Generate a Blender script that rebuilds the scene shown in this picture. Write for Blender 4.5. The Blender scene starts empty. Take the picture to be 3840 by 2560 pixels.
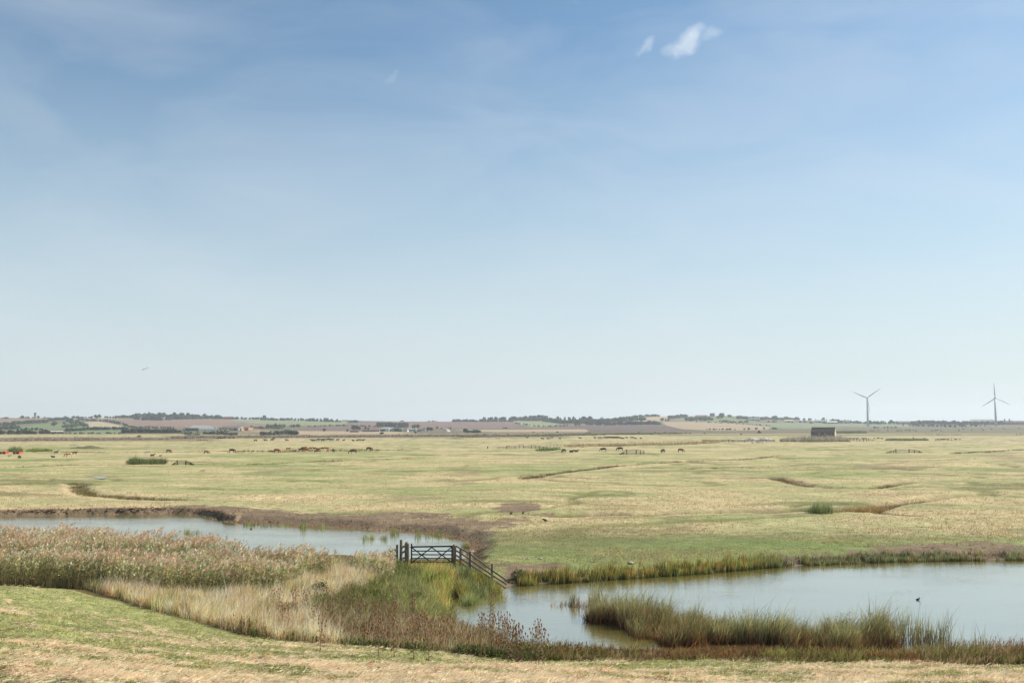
import bpy, bmesh, math, random
import numpy as np
from math import radians, sin, cos, tan, atan, pi
from mathutils import Vector, Matrix, Euler

# ------------------------------------------------------------------ camera, sky, sun, exposure
S = bpy.context.scene
C = S.collection
CAMZ = 10.2
F = 3733.0                                   # focal length in photo pixels (photo is 3840 wide)
TH = atan(320 / F)                           # camera tilted up a little
cam_d = bpy.data.cameras.new("camera")
cam_d.sensor_width = 36.0
cam_d.lens = 36.0 * F / 3840
cam_d.clip_start = 0.5
cam_d.clip_end = 40000
cam = bpy.data.objects.new("camera", cam_d)
cam.location = (0, 0, CAMZ)
cam.rotation_euler = (pi / 2 + TH, 0, 0)
C.objects.link(cam)
S.camera = cam

SUN_AZ = radians(68)                         # clockwise from the view direction (+Y)
SUN_EL = radians(40)
sd = bpy.data.lights.new("sun", 'SUN')
sd.energy = 4.9
sd.angle = radians(0.53)
sd.color = (1.0, 0.945, 0.84)
sun = bpy.data.objects.new("sun", sd)
sv = Vector((sin(SUN_AZ) * cos(SUN_EL), cos(SUN_AZ) * cos(SUN_EL), sin(SUN_EL)))
sun.rotation_euler = sv.to_track_quat('Z', 'Y').to_euler()
sun.location = (60, 30, 60)
C.objects.link(sun)

W = bpy.data.worlds.new("World")
S.world = W
W.use_nodes = True
nt = W.node_tree
for n in list(nt.nodes): nt.nodes.remove(n)
out = nt.nodes.new('ShaderNodeOutputWorld')
bg = nt.nodes.new('ShaderNodeBackground')
sky = nt.nodes.new('ShaderNodeTexSky')
sky.sky_type = 'NISHITA'
sky.sun_disc = False
sky.sun_elevation = SUN_EL
sky.sun_rotation = SUN_AZ
sky.altitude = 0
sky.air_density = 1.0
sky.dust_density = 0.45
sky.ozone_density = 1.6
bg.inputs['Strength'].default_value = 0.088
# thin high cirrus and pale haze veil, laid out by direction in the sky
tc = nt.nodes.new('ShaderNodeTexCoord')
sep = nt.nodes.new('ShaderNodeSeparateXYZ')
nt.links.new(tc.outputs['Generated'], sep.inputs[0])
mp = nt.nodes.new('ShaderNodeMapping')
mp.inputs['Rotation'].default_value = (0, radians(-17), radians(20))
mp.inputs['Scale'].default_value = (2.2, 1.0, 7.0)
nt.links.new(tc.outputs['Generated'], mp.inputs[0])
nz = nt.nodes.new('ShaderNodeTexNoise')
nz.inputs['Scale'].default_value = 1.7
nz.inputs['Detail'].default_value = 5
nz.inputs['Roughness'].default_value = 0.55
nz.inputs['Distortion'].default_value = 0.6
nt.links.new(mp.outputs[0], nz.inputs[0])
r = nt.nodes.new('ShaderNodeValToRGB')
r.color_ramp.elements[0].position = 0.38
r.color_ramp.elements[0].color = (0, 0, 0, 1)
r.color_ramp.elements[1].position = 0.78
r.color_ramp.elements[1].color = (0.30, 0.30, 0.30, 1)
nt.links.new(nz.outputs[0], r.inputs[0])
mx = nt.nodes.new('ShaderNodeMix'); mx.data_type = 'RGBA'
mx.inputs['B'].default_value = (5.6, 6.0, 6.5, 1)
nt.links.new(r.outputs[0], mx.inputs['Factor'])
tint = nt.nodes.new('ShaderNodeMix'); tint.data_type = 'RGBA'; tint.blend_type = 'MULTIPLY'
tint.inputs['Factor'].default_value = 1
tint.inputs['B'].default_value = (0.80, 0.935, 0.935, 1)
nt.links.new(sky.outputs[0], tint.inputs['A'])
# paler air low down
el = nt.nodes.new('ShaderNodeMapRange'); el.interpolation_type = 'SMOOTHSTEP'
el.inputs[1].default_value = -0.05; el.inputs[2].default_value = 0.40; el.inputs[3].default_value = 0.93; el.inputs[4].default_value = 0.0
nt.links.new(sep.outputs[2], el.inputs[0])
pale = nt.nodes.new('ShaderNodeMix'); pale.data_type = 'RGBA'
pale.inputs['B'].default_value = (5.0, 5.6, 5.85, 1)
nt.links.new(el.outputs[0], pale.inputs['Factor'])
nt.links.new(tint.outputs['Result'], pale.inputs['A'])
nt.links.new(pale.outputs['Result'], mx.inputs['A'])
nt.links.new(mx.outputs['Result'], bg.inputs[0])
nt.links.new(bg.outputs[0], out.inputs[0])

S.view_settings.view_transform = 'Standard'
S.view_settings.look = 'None'
S.view_settings.exposure = 0.6
S.view_settings.gamma = 1
S.view_settings.use_curve_mapping = False
S.cycles.volume_bounces = 2
S.cycles.max_bounces = 8
S.cycles.transparent_max_bounces = 16

# ------------------------------------------------------------------ helpers
rng = np.random.default_rng(7)
random.seed(7)

def slope_of(py):
    k = (1280 - np.asarray(py, float)) / F
    return (k * cos(TH) + sin(TH)) / (cos(TH) - k * sin(TH))
def proj(x, y, z):
    d = z - CAMZ
    yc = y * cos(TH) + d * sin(TH)
    return 1920 + F * x / yc, 1280 - F * (-y * sin(TH) + d * cos(TH)) / yc
def unp(px, py, z=0.0):
    """point on the plane at height z"""
    m = slope_of(py)
    y = (z - CAMZ) / m
    yc = y * cos(TH) + (z - CAMZ) * sin(TH)
    return np.array([(np.asarray(px, float) - 1920) / F * yc, y]).T
def at_y(px, py, Y):
    m = float(slope_of(py)); z = CAMZ + m * Y
    yc = Y * cos(TH) + (z - CAMZ) * sin(TH)
    return Vector(((px - 1920) / F * yc, Y, z))

def _hash(ix, iy, seed):
    h = (ix.astype(np.int64) * 374761393 + iy.astype(np.int64) * 668265263 + seed * 974634777) & 0x7fffffff
    h = ((h ^ (h >> 13)) * 1274126177) & 0x7fffffff
    h = (h ^ (h >> 16)) & 0xffff
    return h / 65535.0
def vnoise(x, y, seed=0):
    ix = np.floor(x); iy = np.floor(y)
    fx = x - ix; fy = y - iy
    fx = fx * fx * (3 - 2 * fx); fy = fy * fy * (3 - 2 * fy)
    a = _hash(ix, iy, seed); b = _hash(ix + 1, iy, seed)
    c = _hash(ix, iy + 1, seed); d = _hash(ix + 1, iy + 1, seed)
    return (a * (1 - fx) + b * fx) * (1 - fy) + (c * (1 - fx) + d * fx) * fy
def fbm(x, y, s, oct=4, seed=0, rough=.5):
    t = 0; amp = 1; tot = 0
    x = x / s; y = y / s
    for o in range(oct):
        t = t + amp * vnoise(x + 17.3 * o, y - 9.1 * o, seed + o); tot += amp
        amp *= rough; x, y = x * 2.03 * .8 - y * 2.03 * .6, x * 2.03 * .6 + y * 2.03 * .8
    return t / tot
def sstep(a, b, x):
    t = np.clip((x - a) / (b - a), 0, 1)
    return t * t * (3 - 2 * t)
def inpoly(poly, x, y):
    p = np.asarray(poly, float); n = len(p)
    r = np.zeros(np.shape(x), bool)
    j = n - 1
    for i in range(n):
        xi, yi = p[i]; xj, yj = p[j]
        c = ((yi > y) != (yj > y)) & (x < (xj - xi) * (y - yi) / (yj - yi + 1e-12) + xi)
        r ^= c
        j = i
    return r
def segdist(pts, x, y, closed=False):
    p = np.asarray(pts, float); n = len(p)
    d = np.full(np.shape(x), 1e9)
    for i in range(n if closed else n - 1):
        a = p[i]; b = p[(i + 1) % n]
        ab = b - a; L = ab @ ab + 1e-12
        t = np.clip(((x - a[0]) * ab[0] + (y - a[1]) * ab[1]) / L, 0, 1)
        d = np.minimum(d, np.hypot(x - a[0] - t * ab[0], y - a[1] - t * ab[1]))
    return d
def sdf(poly, x, y):
    d = segdist(poly, x, y, True)
    return np.where(inpoly(poly, x, y), -d, d)
def lin(r, g, b):
    f = lambda c: (c / 255 / 12.92) if c / 255 <= .04045 else ((c / 255 + .055) / 1.055) ** 2.4
    return np.array([f(r), f(g), f(b)])

# ------------------------------------------------------------------ layout of water and land (plan, metres)
WATER = -0.75
POND_L = unp(*np.array([(-1500, 1942), (0, 1935), (217, 1931), (434, 1928), (650, 1927), (737, 1929), (802, 1938), (824, 1950), (889, 1959),
    (960, 1962), (1133, 1973), (1307, 1980), (1480, 1990), (1610, 2001), (1697, 2016), (1755, 2030), (1758, 2049), (1771, 2064), (1752, 2090),
    (1722, 2122), (1500, 2124), (1300, 2108), (900, 2094), (0, 2088), (-1500, 2095)], float).T, WATER)
POND_R = unp(*np.array([(1636, 2253), (1719, 2233), (1805, 2222), (1870, 2212), (1946, 2194), (2007, 2192), (2137, 2183), (2267, 2175), (2397, 2166),
    (2527, 2157), (2657, 2147), (2787, 2136), (2880, 2127), (3053, 2118), (3227, 2110), (3400, 2104), (3574, 2101), (3840, 2100), (5200, 2096),
    (5200, 2440), (3840, 2445), (3500, 2462), (3000, 2464), (2600, 2462), (2300, 2452), (2000, 2435), (1850, 2415), (1720, 2390), (1690, 2330), (1712, 2280)], float).T, WATER)
TOE = unp(*np.array([(-1800, 2195), (-900, 2196), (0, 2203), (250, 2214), (500, 2262), (760, 2340), (960, 2396), (1300, 2427), (1600, 2450), (1920, 2468),
    (2400, 2486), (3000, 2489), (3840, 2489), (5200, 2489)], float).T, 0.35)
TOE_POLY = np.vstack([TOE, [(120, TOE[-1][1]), (140, -80), (-140, -80), (-140, TOE[0][1])]])
DITCH = [  # (image points on the marsh plane, half width m, depth m)
    ([(2100, 1931), (2260, 1926), (2400, 1928), (2560, 1917), (2816, 1908), (3000, 1908), (3229, 1908), (3349, 1882), (3566, 1855), (3840, 1842), (4400, 1836)], 1.9, .75),
    ([(3229, 1905), (3330, 1925), (3420, 1932)], 1.0, .4),
    ([(1960, 1788), (2300, 1745), (2560, 1731), (2760, 1722), (2930, 1711)], 1.4, .3),
    ([(2560, 1757), (2760, 1750), (2980, 1752), (3200, 1755), (3600, 1760)], 1.5, .35),
    ([(0, 1753), (240, 1743), (560, 1741), (900, 1741), (1200, 1727), (1400, 1723), (1640, 1718)], 1.6, .35),
    ([(0, 1692), (560, 1696), (900, 1690), (1240, 1689), (1500, 1685)], 2.2, .3),
    ([(2740, 1793), (2900, 1790), (3100, 1828), (3230, 1826), (3400, 1806)], 1.8, .5),
    ([(270, 1808), (330, 1850), (560, 1868), (690, 1872)], 1.6, .25),
    ([(3560, 1700), (3700, 1693), (3840, 1683)], 1.8, .3),
    ([(2050, 1676), (2300, 1672), (2560, 1661), (2640, 1658)], 3.0, .2),
    ([(3200, 1655), (3500, 1651), (3840, 1648)], 3.0, .2),
]
DITCH = [(unp(*np.array(p, float).T, 0.0), w, d) for p, w, d in DITCH]

# far land: image row of the ground at set distances, by column -> real heights
ST = np.array([930, 1130, 1400, 1800, 2300, 3000])
FP = np.array([-2500, 0, 600, 1200, 1600, 2200, 2450, 2700, 3000, 3300, 3840, 6000])
FT = np.array([[1641, 1631, 1624, 1612, 1595, 1568], [1641, 1631, 1624, 1612, 1595, 1566], [1641, 1631, 1622, 1608, 1592, 1567], [1641, 1632, 1624, 1612, 1597, 1576],
    [1641, 1631, 1622, 1612, 1599, 1580], [1641, 1630, 1620, 1608, 1594, 1574], [1641, 1630, 1620, 1606, 1590, 1561], [1641, 1630, 1620, 1606, 1588, 1558],
    [1641, 1629, 1618, 1608, 1596, 1577], [1641, 1628, 1616, 1606, 1597, 1586], [1641, 1628, 1615, 1606, 1596, 1587], [1641, 1628, 1615, 1606, 1596, 1587]], float)
FZ = CAMZ + slope_of(FT) * ST
def far_z(x, y):
    u = 1920 + F * x / np.maximum(y, 1)
    i = np.clip(np.searchsorted(FP, u) - 1, 0, len(FP) - 2)
    t = np.clip((u - FP[i]) / (FP[i + 1] - FP[i]), 0, 1); t = t * t * (3 - 2 * t)
    z = np.zeros(np.shape(x))
    j = np.clip(np.searchsorted(ST, y) - 1, 0, len(ST) - 2)
    s = np.clip((y - ST[j]) / (ST[j + 1] - ST[j]), 0, 1)
    a = FZ[i, j] * (1 - t) + FZ[i + 1, j] * t
    b = FZ[i, j + 1] * (1 - t) + FZ[i + 1, j + 1] * t
    z = a * (1 - s) + b * s
    z = z * sstep(900, 1150, y)
    top = FZ[i, -1] * (1 - t) + FZ[i + 1, -1] * t
    over = y - 3000
    z = np.where(y > 3000, top + 2.5 * np.sin(np.clip(over / 300, 0, pi / 2)) - np.clip(over - 300, 0, 1e9) * .012, z)
    # low knolls break the skyline
    z = z + (fbm(x, y, 260, 3, 91) - .5) * 5 * sstep(1800, 3000, y)
    return np.maximum(z, -20)

def ground_parts(x, y):
    x = np.asarray(x, float); y = np.asarray(y, float)
    near = y < 300
    z = (fbm(x, y, 26, 3, 3) - .5) * .5 * sstep(70, 130, y) + (fbm(x, y, 6, 2, 5) - .5) * .16
    rl = 1 - np.abs(2 * fbm(x, y, 30, 3, 141) - 1)
    z = z - .22 * sstep(.93, .99, rl) * sstep(90, 120, y)
    z = z * (1 - sstep(500, 900, y) * .6)
    wl = np.full(x.shape, 99.); wr = np.full(x.shape, 99.); toe = np.full(x.shape, -99.)
    if near.any():
        xn, yn = x[near], y[near]
        wob = (fbm(xn, yn, 2.2, 3, 11) - .5) * 1.1
        wl[near] = sdf(POND_L, xn, yn) + wob
        wr[near] = sdf(POND_R, xn, yn) + wob * .6
        toe[near] = -sdf(TOE_POLY, xn, yn) + (fbm(xn, yn, 5, 2, 12) - .5) * 1.0     # >0: on the mown bank
    w = np.minimum(wl, wr)
    shore = sstep(0, 2.6, w)
    steep = sstep(0, .9, w)
    mix = np.where((wl < wr) & (y > 95) & (x < -32), steep, shore)
    land = z
    z = land * np.clip(mix * 1.0, 0, 1) + (WATER - .02) * (1 - mix)
    z = np.where(w < 0, WATER - .9 * sstep(0, 3, -w), z)
    # sea bank the camera stands on
    t = np.clip(toe, 0, 60)
    bank = .198 * t + .35 * sstep(-3, 0, toe)
    bank = np.minimum(bank, 8.6)
    z = np.where(toe > -3, np.maximum(z, z + bank), z)
    z = np.where(toe > 0, z + (fbm(x, y, 1.0, 3, 21, .6) - .5) * .24 * sstep(0, 2, toe) + (fbm(x, y, 7, 2, 22) - .5) * .3, z)
    # ground between the ponds
    z = np.where((toe < 0) & (w > 1.5) & (y < 90) & (x < -3), np.maximum(z, .05), z)
    dd = np.zeros(x.shape)
    mid = (y > 60) & (y < 1000)
    if mid.any():
        xm, ym = x[mid], y[mid]
        best = np.zeros(xm.shape)
        for pts, hw, dep in DITCH:
            d = segdist(pts, xm, ym + (fbm(xm, ym, 9, 2, 31) - .5) * 2.4)
            d *= 1.0
            c = (1 - sstep(hw * .5, hw * 1.6, d))
            z[mid] -= dep * c
            best = np.maximum(best, c * min(1, dep / .35))
        dd[mid] = best
    # eroded mud round the left pond and the right pond
    fz = y > 900
    if fz.any():
        z[fz] += far_z(x[fz], y[fz])
    return z, wl, wr, toe, dd
def gz(x, y):
    return ground_parts(np.atleast_1d(np.asarray(x, float)), np.atleast_1d(np.asarray(y, float)))[0]
_ys = np.concatenate([np.linspace(20, 150, 260), np.geomspace(151, 9000, 900)])
def hit(px, py):
    """first point where the ray through a photo pixel meets the ground"""
    m = float(slope_of(py))
    zz = CAMZ + m * _ys
    yc = _ys * cos(TH) + (zz - CAMZ) * sin(TH)
    xx = (px - 1920) / F * yc
    g = gz(xx, _ys)
    k = np.nonzero(zz <= g)[0]
    if len(k) == 0:
        i = int(np.argmax((g - CAMZ) / _ys * (_ys > 500) - 9 * (_ys <= 500)))
        return Vector((xx[i], _ys[i], g[i]))
    i = k[0]
    if i == 0: return Vector((xx[0], _ys[0], g[0]))
    a0 = zz[i - 1] - g[i - 1]; a1 = zz[i] - g[i]
    t = a0 / (a0 - a1 + 1e-12)
    Y = _ys[i - 1] + t * (_ys[i] - _ys[i - 1]); X = xx[i - 1] + t * (xx[i] - xx[i - 1])
    return Vector((X, Y, float(gz(X, Y)[0])))
_hc = {}
def on_ground(px, Y):
    X = (px - 1920) / F * Y * cos(TH)
    for _ in range(2):
        g = float(gz(X, Y)[0]); X = (px - 1920) / F * (Y * cos(TH) + (g - CAMZ) * sin(TH))
    return Vector((X, Y, g))
# ------------------------------------------------------------------ materials
MATS = {}
def newmat(name):
    m = bpy.data.materials.new(name); m.use_nodes = True
    t = m.node_tree
    for n in list(t.nodes): t.nodes.remove(n)
    o = t.nodes.new('ShaderNodeOutputMaterial')
    return m, t, o
def N(t, typ, **kw):
    n = t.nodes.new(typ)
    for k, v in kw.items():
        if k in n.inputs: n.inputs[k].default_value = v
        else: setattr(n, k, v)
    return n
def noise_mul(t, col_socket, scale, lo, hi, detail=4, coord='Object', stretch=(1, 1, 1)):
    tc = N(t, 'ShaderNodeTexCoord'); mp = N(t, 'ShaderNodeMapping'); mp.inputs['Scale'].default_value = stretch
    nz = N(t, 'ShaderNodeTexNoise'); nz.inputs['Scale'].default_value = scale; nz.inputs['Detail'].default_value = detail
    t.links.new(tc.outputs[coord], mp.inputs[0]); t.links.new(mp.outputs[0], nz.inputs[0])
    mr = N(t, 'ShaderNodeMapRange'); mr.inputs[1].default_value = .3; mr.inputs[2].default_value = .7
    mr.inputs[3].default_value = lo; mr.inputs[4].default_value = hi
    t.links.new(nz.outputs[0], mr.inputs[0])
    mx = N(t, 'ShaderNodeMix'); mx.data_type = 'RGBA'; mx.blend_type = 'MULTIPLY'; mx.inputs['Factor'].default_value = 1
    t.links.new(col_socket, mx.inputs['A']); t.links.new(mr.outputs[0], mx.inputs['B'])
    return mx.outputs['Result'], nz.outputs[0]
def mat(name, col, rough=.8, lo=.8, hi=1.15, scale=3, bump=.0, stretch=(1, 1, 1), metallic=0, bscale=None):
    if name in MATS: return MATS[name]
    m, t, o = newmat(name)
    rgb = N(t, 'ShaderNodeRGB'); rgb.outputs[0].default_value = (*col, 1)
    c, nz = noise_mul(t, rgb.outputs[0], scale, lo, hi, stretch=stretch)
    b = N(t, 'ShaderNodeBsdfPrincipled'); b.inputs['Roughness'].default_value = rough; b.inputs['Metallic'].default_value = metallic
    b.inputs['Specular IOR Level'].default_value = .3
    t.links.new(c, b.inputs['Base Color'])
    if bump:
        bp = N(t, 'ShaderNodeBump'); bp.inputs['Strength'].default_value = bump; bp.inputs['Distance'].default_value = .05
        t.links.new(nz, bp.inputs['Height']); t.links.new(bp.outputs[0], b.inputs['Normal'])
    t.links.new(b.outputs[0], o.inputs[0])
    MATS[name] = m
    return m
def leafmat(name, trans=.35, lo=.85, hi=1.15, scale=2.0, tr=(1, 1, 1)):
    """blades coloured per plant through the Col attribute, partly translucent"""
    if name in MATS: return MATS[name]
    m, t, o = newmat(name)
    a = N(t, 'ShaderNodeAttribute'); a.attribute_name = 'Col'
    c, _ = noise_mul(t, a.outputs['Color'], scale, lo, hi)
    d = N(t, 'ShaderNodeBsdfDiffuse'); l = N(t, 'ShaderNodeBsdfTranslucent')
    t.links.new(c, d.inputs[0]); t.links.new(c, l.inputs[0])
    mx = N(t, 'ShaderNodeMixShader'); mx.inputs[0].default_value = trans
    t.links.new(d.outputs[0], mx.inputs[1]); t.links.new(l.outputs[0], mx.inputs[2])
    t.links.new(mx.outputs[0], o.inputs[0])
    MATS[name] = m
    return m
def treemat(name, col, trans=.2):
    if name in MATS: return MATS[name]
    m, t, o = newmat(name)
    rgb = N(t, 'ShaderNodeRGB'); rgb.outputs[0].default_value = (*col, 1)
    c, _ = noise_mul(t, rgb.outputs[0], .45, .6, 1.5, detail=3)
    oi = N(t, 'ShaderNodeObjectInfo')
    hs = N(t, 'ShaderNodeHueSaturation')
    m1 = N(t, 'ShaderNodeMapRange'); m1.inputs[3].default_value = .475; m1.inputs[4].default_value = .515
    m2 = N(t, 'ShaderNodeMapRange'); m2.inputs[3].default_value = .75; m2.inputs[4].default_value = 1.35
    t.links.new(oi.outputs['Random'], m1.inputs[0]); t.links.new(oi.outputs['Random'], m2.inputs[0])
    t.links.new(m1.outputs[0], hs.inputs['Hue']); t.links.new(m2.outputs[0], hs.inputs['Value'])
    t.links.new(c, hs.inputs['Color'])
    d = N(t, 'ShaderNodeBsdfDiffuse'); l = N(t, 'ShaderNodeBsdfTranslucent')
    t.links.new(hs.outputs[0], d.inputs[0]); t.links.new(hs.outputs[0], l.inputs[0])
    mx = N(t, 'ShaderNodeMixShader'); mx.inputs[0].default_value = trans
    t.links.new(d.outputs[0], mx.inputs[1]); t.links.new(l.outputs[0], mx.inputs[2])
    t.links.new(mx.outputs[0], o.inputs[0])
    MATS[name] = m
    return m

# ------------------------------------------------------------------ object helpers
def tag(o, label=None, cat=None, group=None, kind=None):
    if label: o['label'] = label
    if cat: o['category'] = cat
    if group: o['group'] = group
    if kind: o['kind'] = kind
    return o
def link(o, parent=None):
    C.objects.link(o)
    if parent: o.parent = parent
    return o
def empty(name, loc, rz=0, scale=1):
    o = bpy.data.objects.new(name, None); o.location = loc; o.rotation_euler = (0, 0, rz); o.empty_display_size = .3
    o.scale = (scale,) * 3
    return link(o)
def npmesh(name, V, T, mats, cols=None, smooth=False, midx=None):
    """V (n,3), T (m,3|4) int"""
    V = np.asarray(V, np.float32); T = np.asarray(T, np.int32)
    k = T.shape[1]
    me = bpy.data.meshes.new(name)
    me.vertices.add(len(V)); me.vertices.foreach_set('co', V.ravel())
    me.loops.add(T.size); me.loops.foreach_set('vertex_index', T.ravel())
    me.polygons.add(len(T)); me.polygons.foreach_set('loop_start', np.arange(0, T.size, k, dtype=np.int32))
    me.polygons.foreach_set('loop_total', np.full(len(T), k, np.int32))
    for m in (mats if isinstance(mats, (list, tuple)) else [mats]): me.materials.append(m)
    if midx is not None: me.polygons.foreach_set('material_index', np.asarray(midx, np.int32))
    if cols is not None:
        a = me.attributes.new('Col', 'FLOAT_COLOR', 'POINT')
        c = np.ones((len(V), 4), np.float32); c[:, :3] = cols
        a.data.foreach_set('color', c.ravel())
    if smooth: me.polygons.foreach_set('use_smooth', np.ones(len(T), bool))
    me.update(calc_edges=True)
    return me
class Acc:
    """collects triangle soup with colours"""
    def __init__(s, gain=1.0): s.V = []; s.T = []; s.K = []; s.n = 0; s.gain = gain
    def add(s, V, T, K):
        K = np.clip(K * s.gain, .003, .85)
        s.V.append(V.reshape(-1, 3)); s.T.append(T.reshape(-1, 3) + s.n); s.K.append(K.reshape(-1, 3)); s.n += len(s.V[-1])
    def blades(s, P, D, L, bend, Wd, side, c0, c1, seg=2):
        """tapering strips: base P, unit direction D, length L, bend vector added as t^2"""
        n = len(P)
        if n == 0: return
        L = np.broadcast_to(np.asarray(L, float), (n,)); Wd = np.broadcast_to(np.asarray(Wd, float), (n,))
        c0 = np.broadcast_to(c0, (n, 3)); c1 = np.broadcast_to(c1, (n, 3))
        vs = []; ks = []
        for i in range(seg + 1):
            t = i / seg
            p = P + D * (L * t)[:, None] + bend * (L * t * t)[:, None]
            w = Wd * (1 - .55 * t) * .5
            k = c0 * (1 - t) + c1 * t
            if i < seg:
                vs += [p - side * w[:, None], p + side * w[:, None]]; ks += [k, k]
            else:
                vs += [p]; ks += [k]
        m = len(vs)
        V = np.stack(vs, 1); K = np.stack(ks, 1)
        tr = []
        for i in range(seg - 1):
            a = 2 * i
            tr += [(a, a + 1, a + 3), (a, a + 3, a + 2)]
        a = 2 * (seg - 1); tr += [(a, a + 1, a + 2)]
        T = (np.arange(n)[:, None, None] * m + np.array(tr)[None]).astype(np.int64)
        s.add(V, T, K)
    def build(s, name, m, kind='stuff', label=None, cat=None):
        me = npmesh(name, np.concatenate(s.V), np.concatenate(s.T), m, np.concatenate(s.K))
        o = link(bpy.data.objects.new(name, me))
        return tag(o, label, cat, None, kind)
def rdir(n, tilt):
    a = rng.uniform(0, 2 * pi, n); t = np.abs(rng.normal(0, tilt, n))
    return np.stack([np.cos(a) * np.sin(t), np.sin(a) * np.sin(t), np.cos(t)], 1)
def rside(n):
    a = rng.uniform(0, pi, n)
    return np.stack([np.cos(a), np.sin(a), np.zeros(n)], 1)
def jit(c, n, v=.15, h=.05):
    c = np.broadcast_to(np.asarray(c, float), (n, 3))
    return np.clip(c * (1 + rng.normal(0, v, (n, 1))) * (1 + rng.normal(0, h, (n, 3))), .003, .95)

class B:
    """small hard-surface mesh collector (bmesh)"""
    def __init__(s): s.bm = bmesh.new()
    def box(s, c, d, M=None, bev=0):
        r = bmesh.ops.create_cube(s.bm, size=1)
        vs = r['verts']
        for v in vs: v.co = Vector((v.co.x * d[0] + c[0], v.co.y * d[1] + c[1], v.co.z * d[2] + c[2]))
        if bev:
            es = list({e for v in vs for e in v.link_edges})
            q = bmesh.ops.bevel(s.bm, geom=es, offset=bev, segments=1, affect='EDGES')
            vs = list({v for f in q['faces'] for v in f.verts} | {v for v in vs if v.is_valid})
        if M is not None: bmesh.ops.transform(s.bm, matrix=M, verts=vs)
        return s
    def bar(s, a, b, w, h, up=(0, 0, 1)):
        a = Vector(a); b = Vector(b); d = (b - a); L = d.length; d.normalize()
        upv = Vector(up)
        x = d.cross(upv)
        if x.length < 1e-4: x = d.cross(Vector((0, 1, 0)))
        x.normalize(); z = x.cross(d)
        M = Matrix((( x.x, d.x, z.x, (a.x + b.x) / 2), (x.y, d.y, z.y, (a.y + b.y) / 2), (x.z, d.z, z.z, (a.z + b.z) / 2), (0, 0, 0, 1)))
        return s.box((0, 0, 0), (w, L, h), M)
    def tube(s, pts, rad, seg=8, cap=True):
        pts = [Vector(p) for p in pts]
        rad = rad if isinstance(rad, (list, tuple)) else [rad] * len(pts)
        rings = []
        for i, p in enumerate(pts):
            d = (pts[min(i + 1, len(pts) - 1)] - pts[max(i - 1, 0)]).normalized()
            x = d.cross(Vector((0, 1, 0)))
            if x.length < .05: x = d.cross(Vector((1, 0, 0)))
            x.normalize(); y = d.cross(x)
            rings.append([s.bm.verts.new(p + (x * cos(2 * pi * k / seg) + y * sin(2 * pi * k / seg)) * rad[i]) for k in range(seg)])
        for a, b in zip(rings, rings[1:]):
            for k in range(seg):
                s.bm.faces.new((a[k], a[(k + 1) % seg], b[(k + 1) % seg], b[k]))
        if cap:
            s.bm.faces.new(rings[0][::-1]); s.bm.faces.new(rings[-1])
        return s
    def prism(s, poly, y0, y1):
        """polygon in xz extruded along y"""
        a = [s.bm.verts.new((p[0], y0, p[1])) for p in poly]; b = [s.bm.verts.new((p[0], y1, p[1])) for p in poly]
        n = len(poly)
        s.bm.faces.new(a); s.bm.faces.new(b[::-1])
        for i in range(n): s.bm.faces.new((a[i], b[i], b[(i + 1) % n], a[(i + 1) % n]))
        return s
    def mesh(s, name, m, smooth=False):
        bmesh.ops.recalc_face_normals(s.bm, faces=s.bm.faces)
        me = bpy.data.meshes.new(name); s.bm.to_mesh(me); s.bm.free()
        for q in (m if isinstance(m, (list, tuple)) else [m]): me.materials.append(q)
        if smooth: me.polygons.foreach_set('use_smooth', [True] * len(me.polygons))
        return me
    def part(s, name, m, parent=None, smooth=False):
        return link(bpy.data.objects.new(name, s.mesh(name, m, smooth)), parent)
def copy_tree(o, parent=None):
    c = o.copy(); C.objects.link(c)
    if parent: c.parent = parent
    for ch in o.children: copy_tree(ch, c)
    return c

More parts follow.
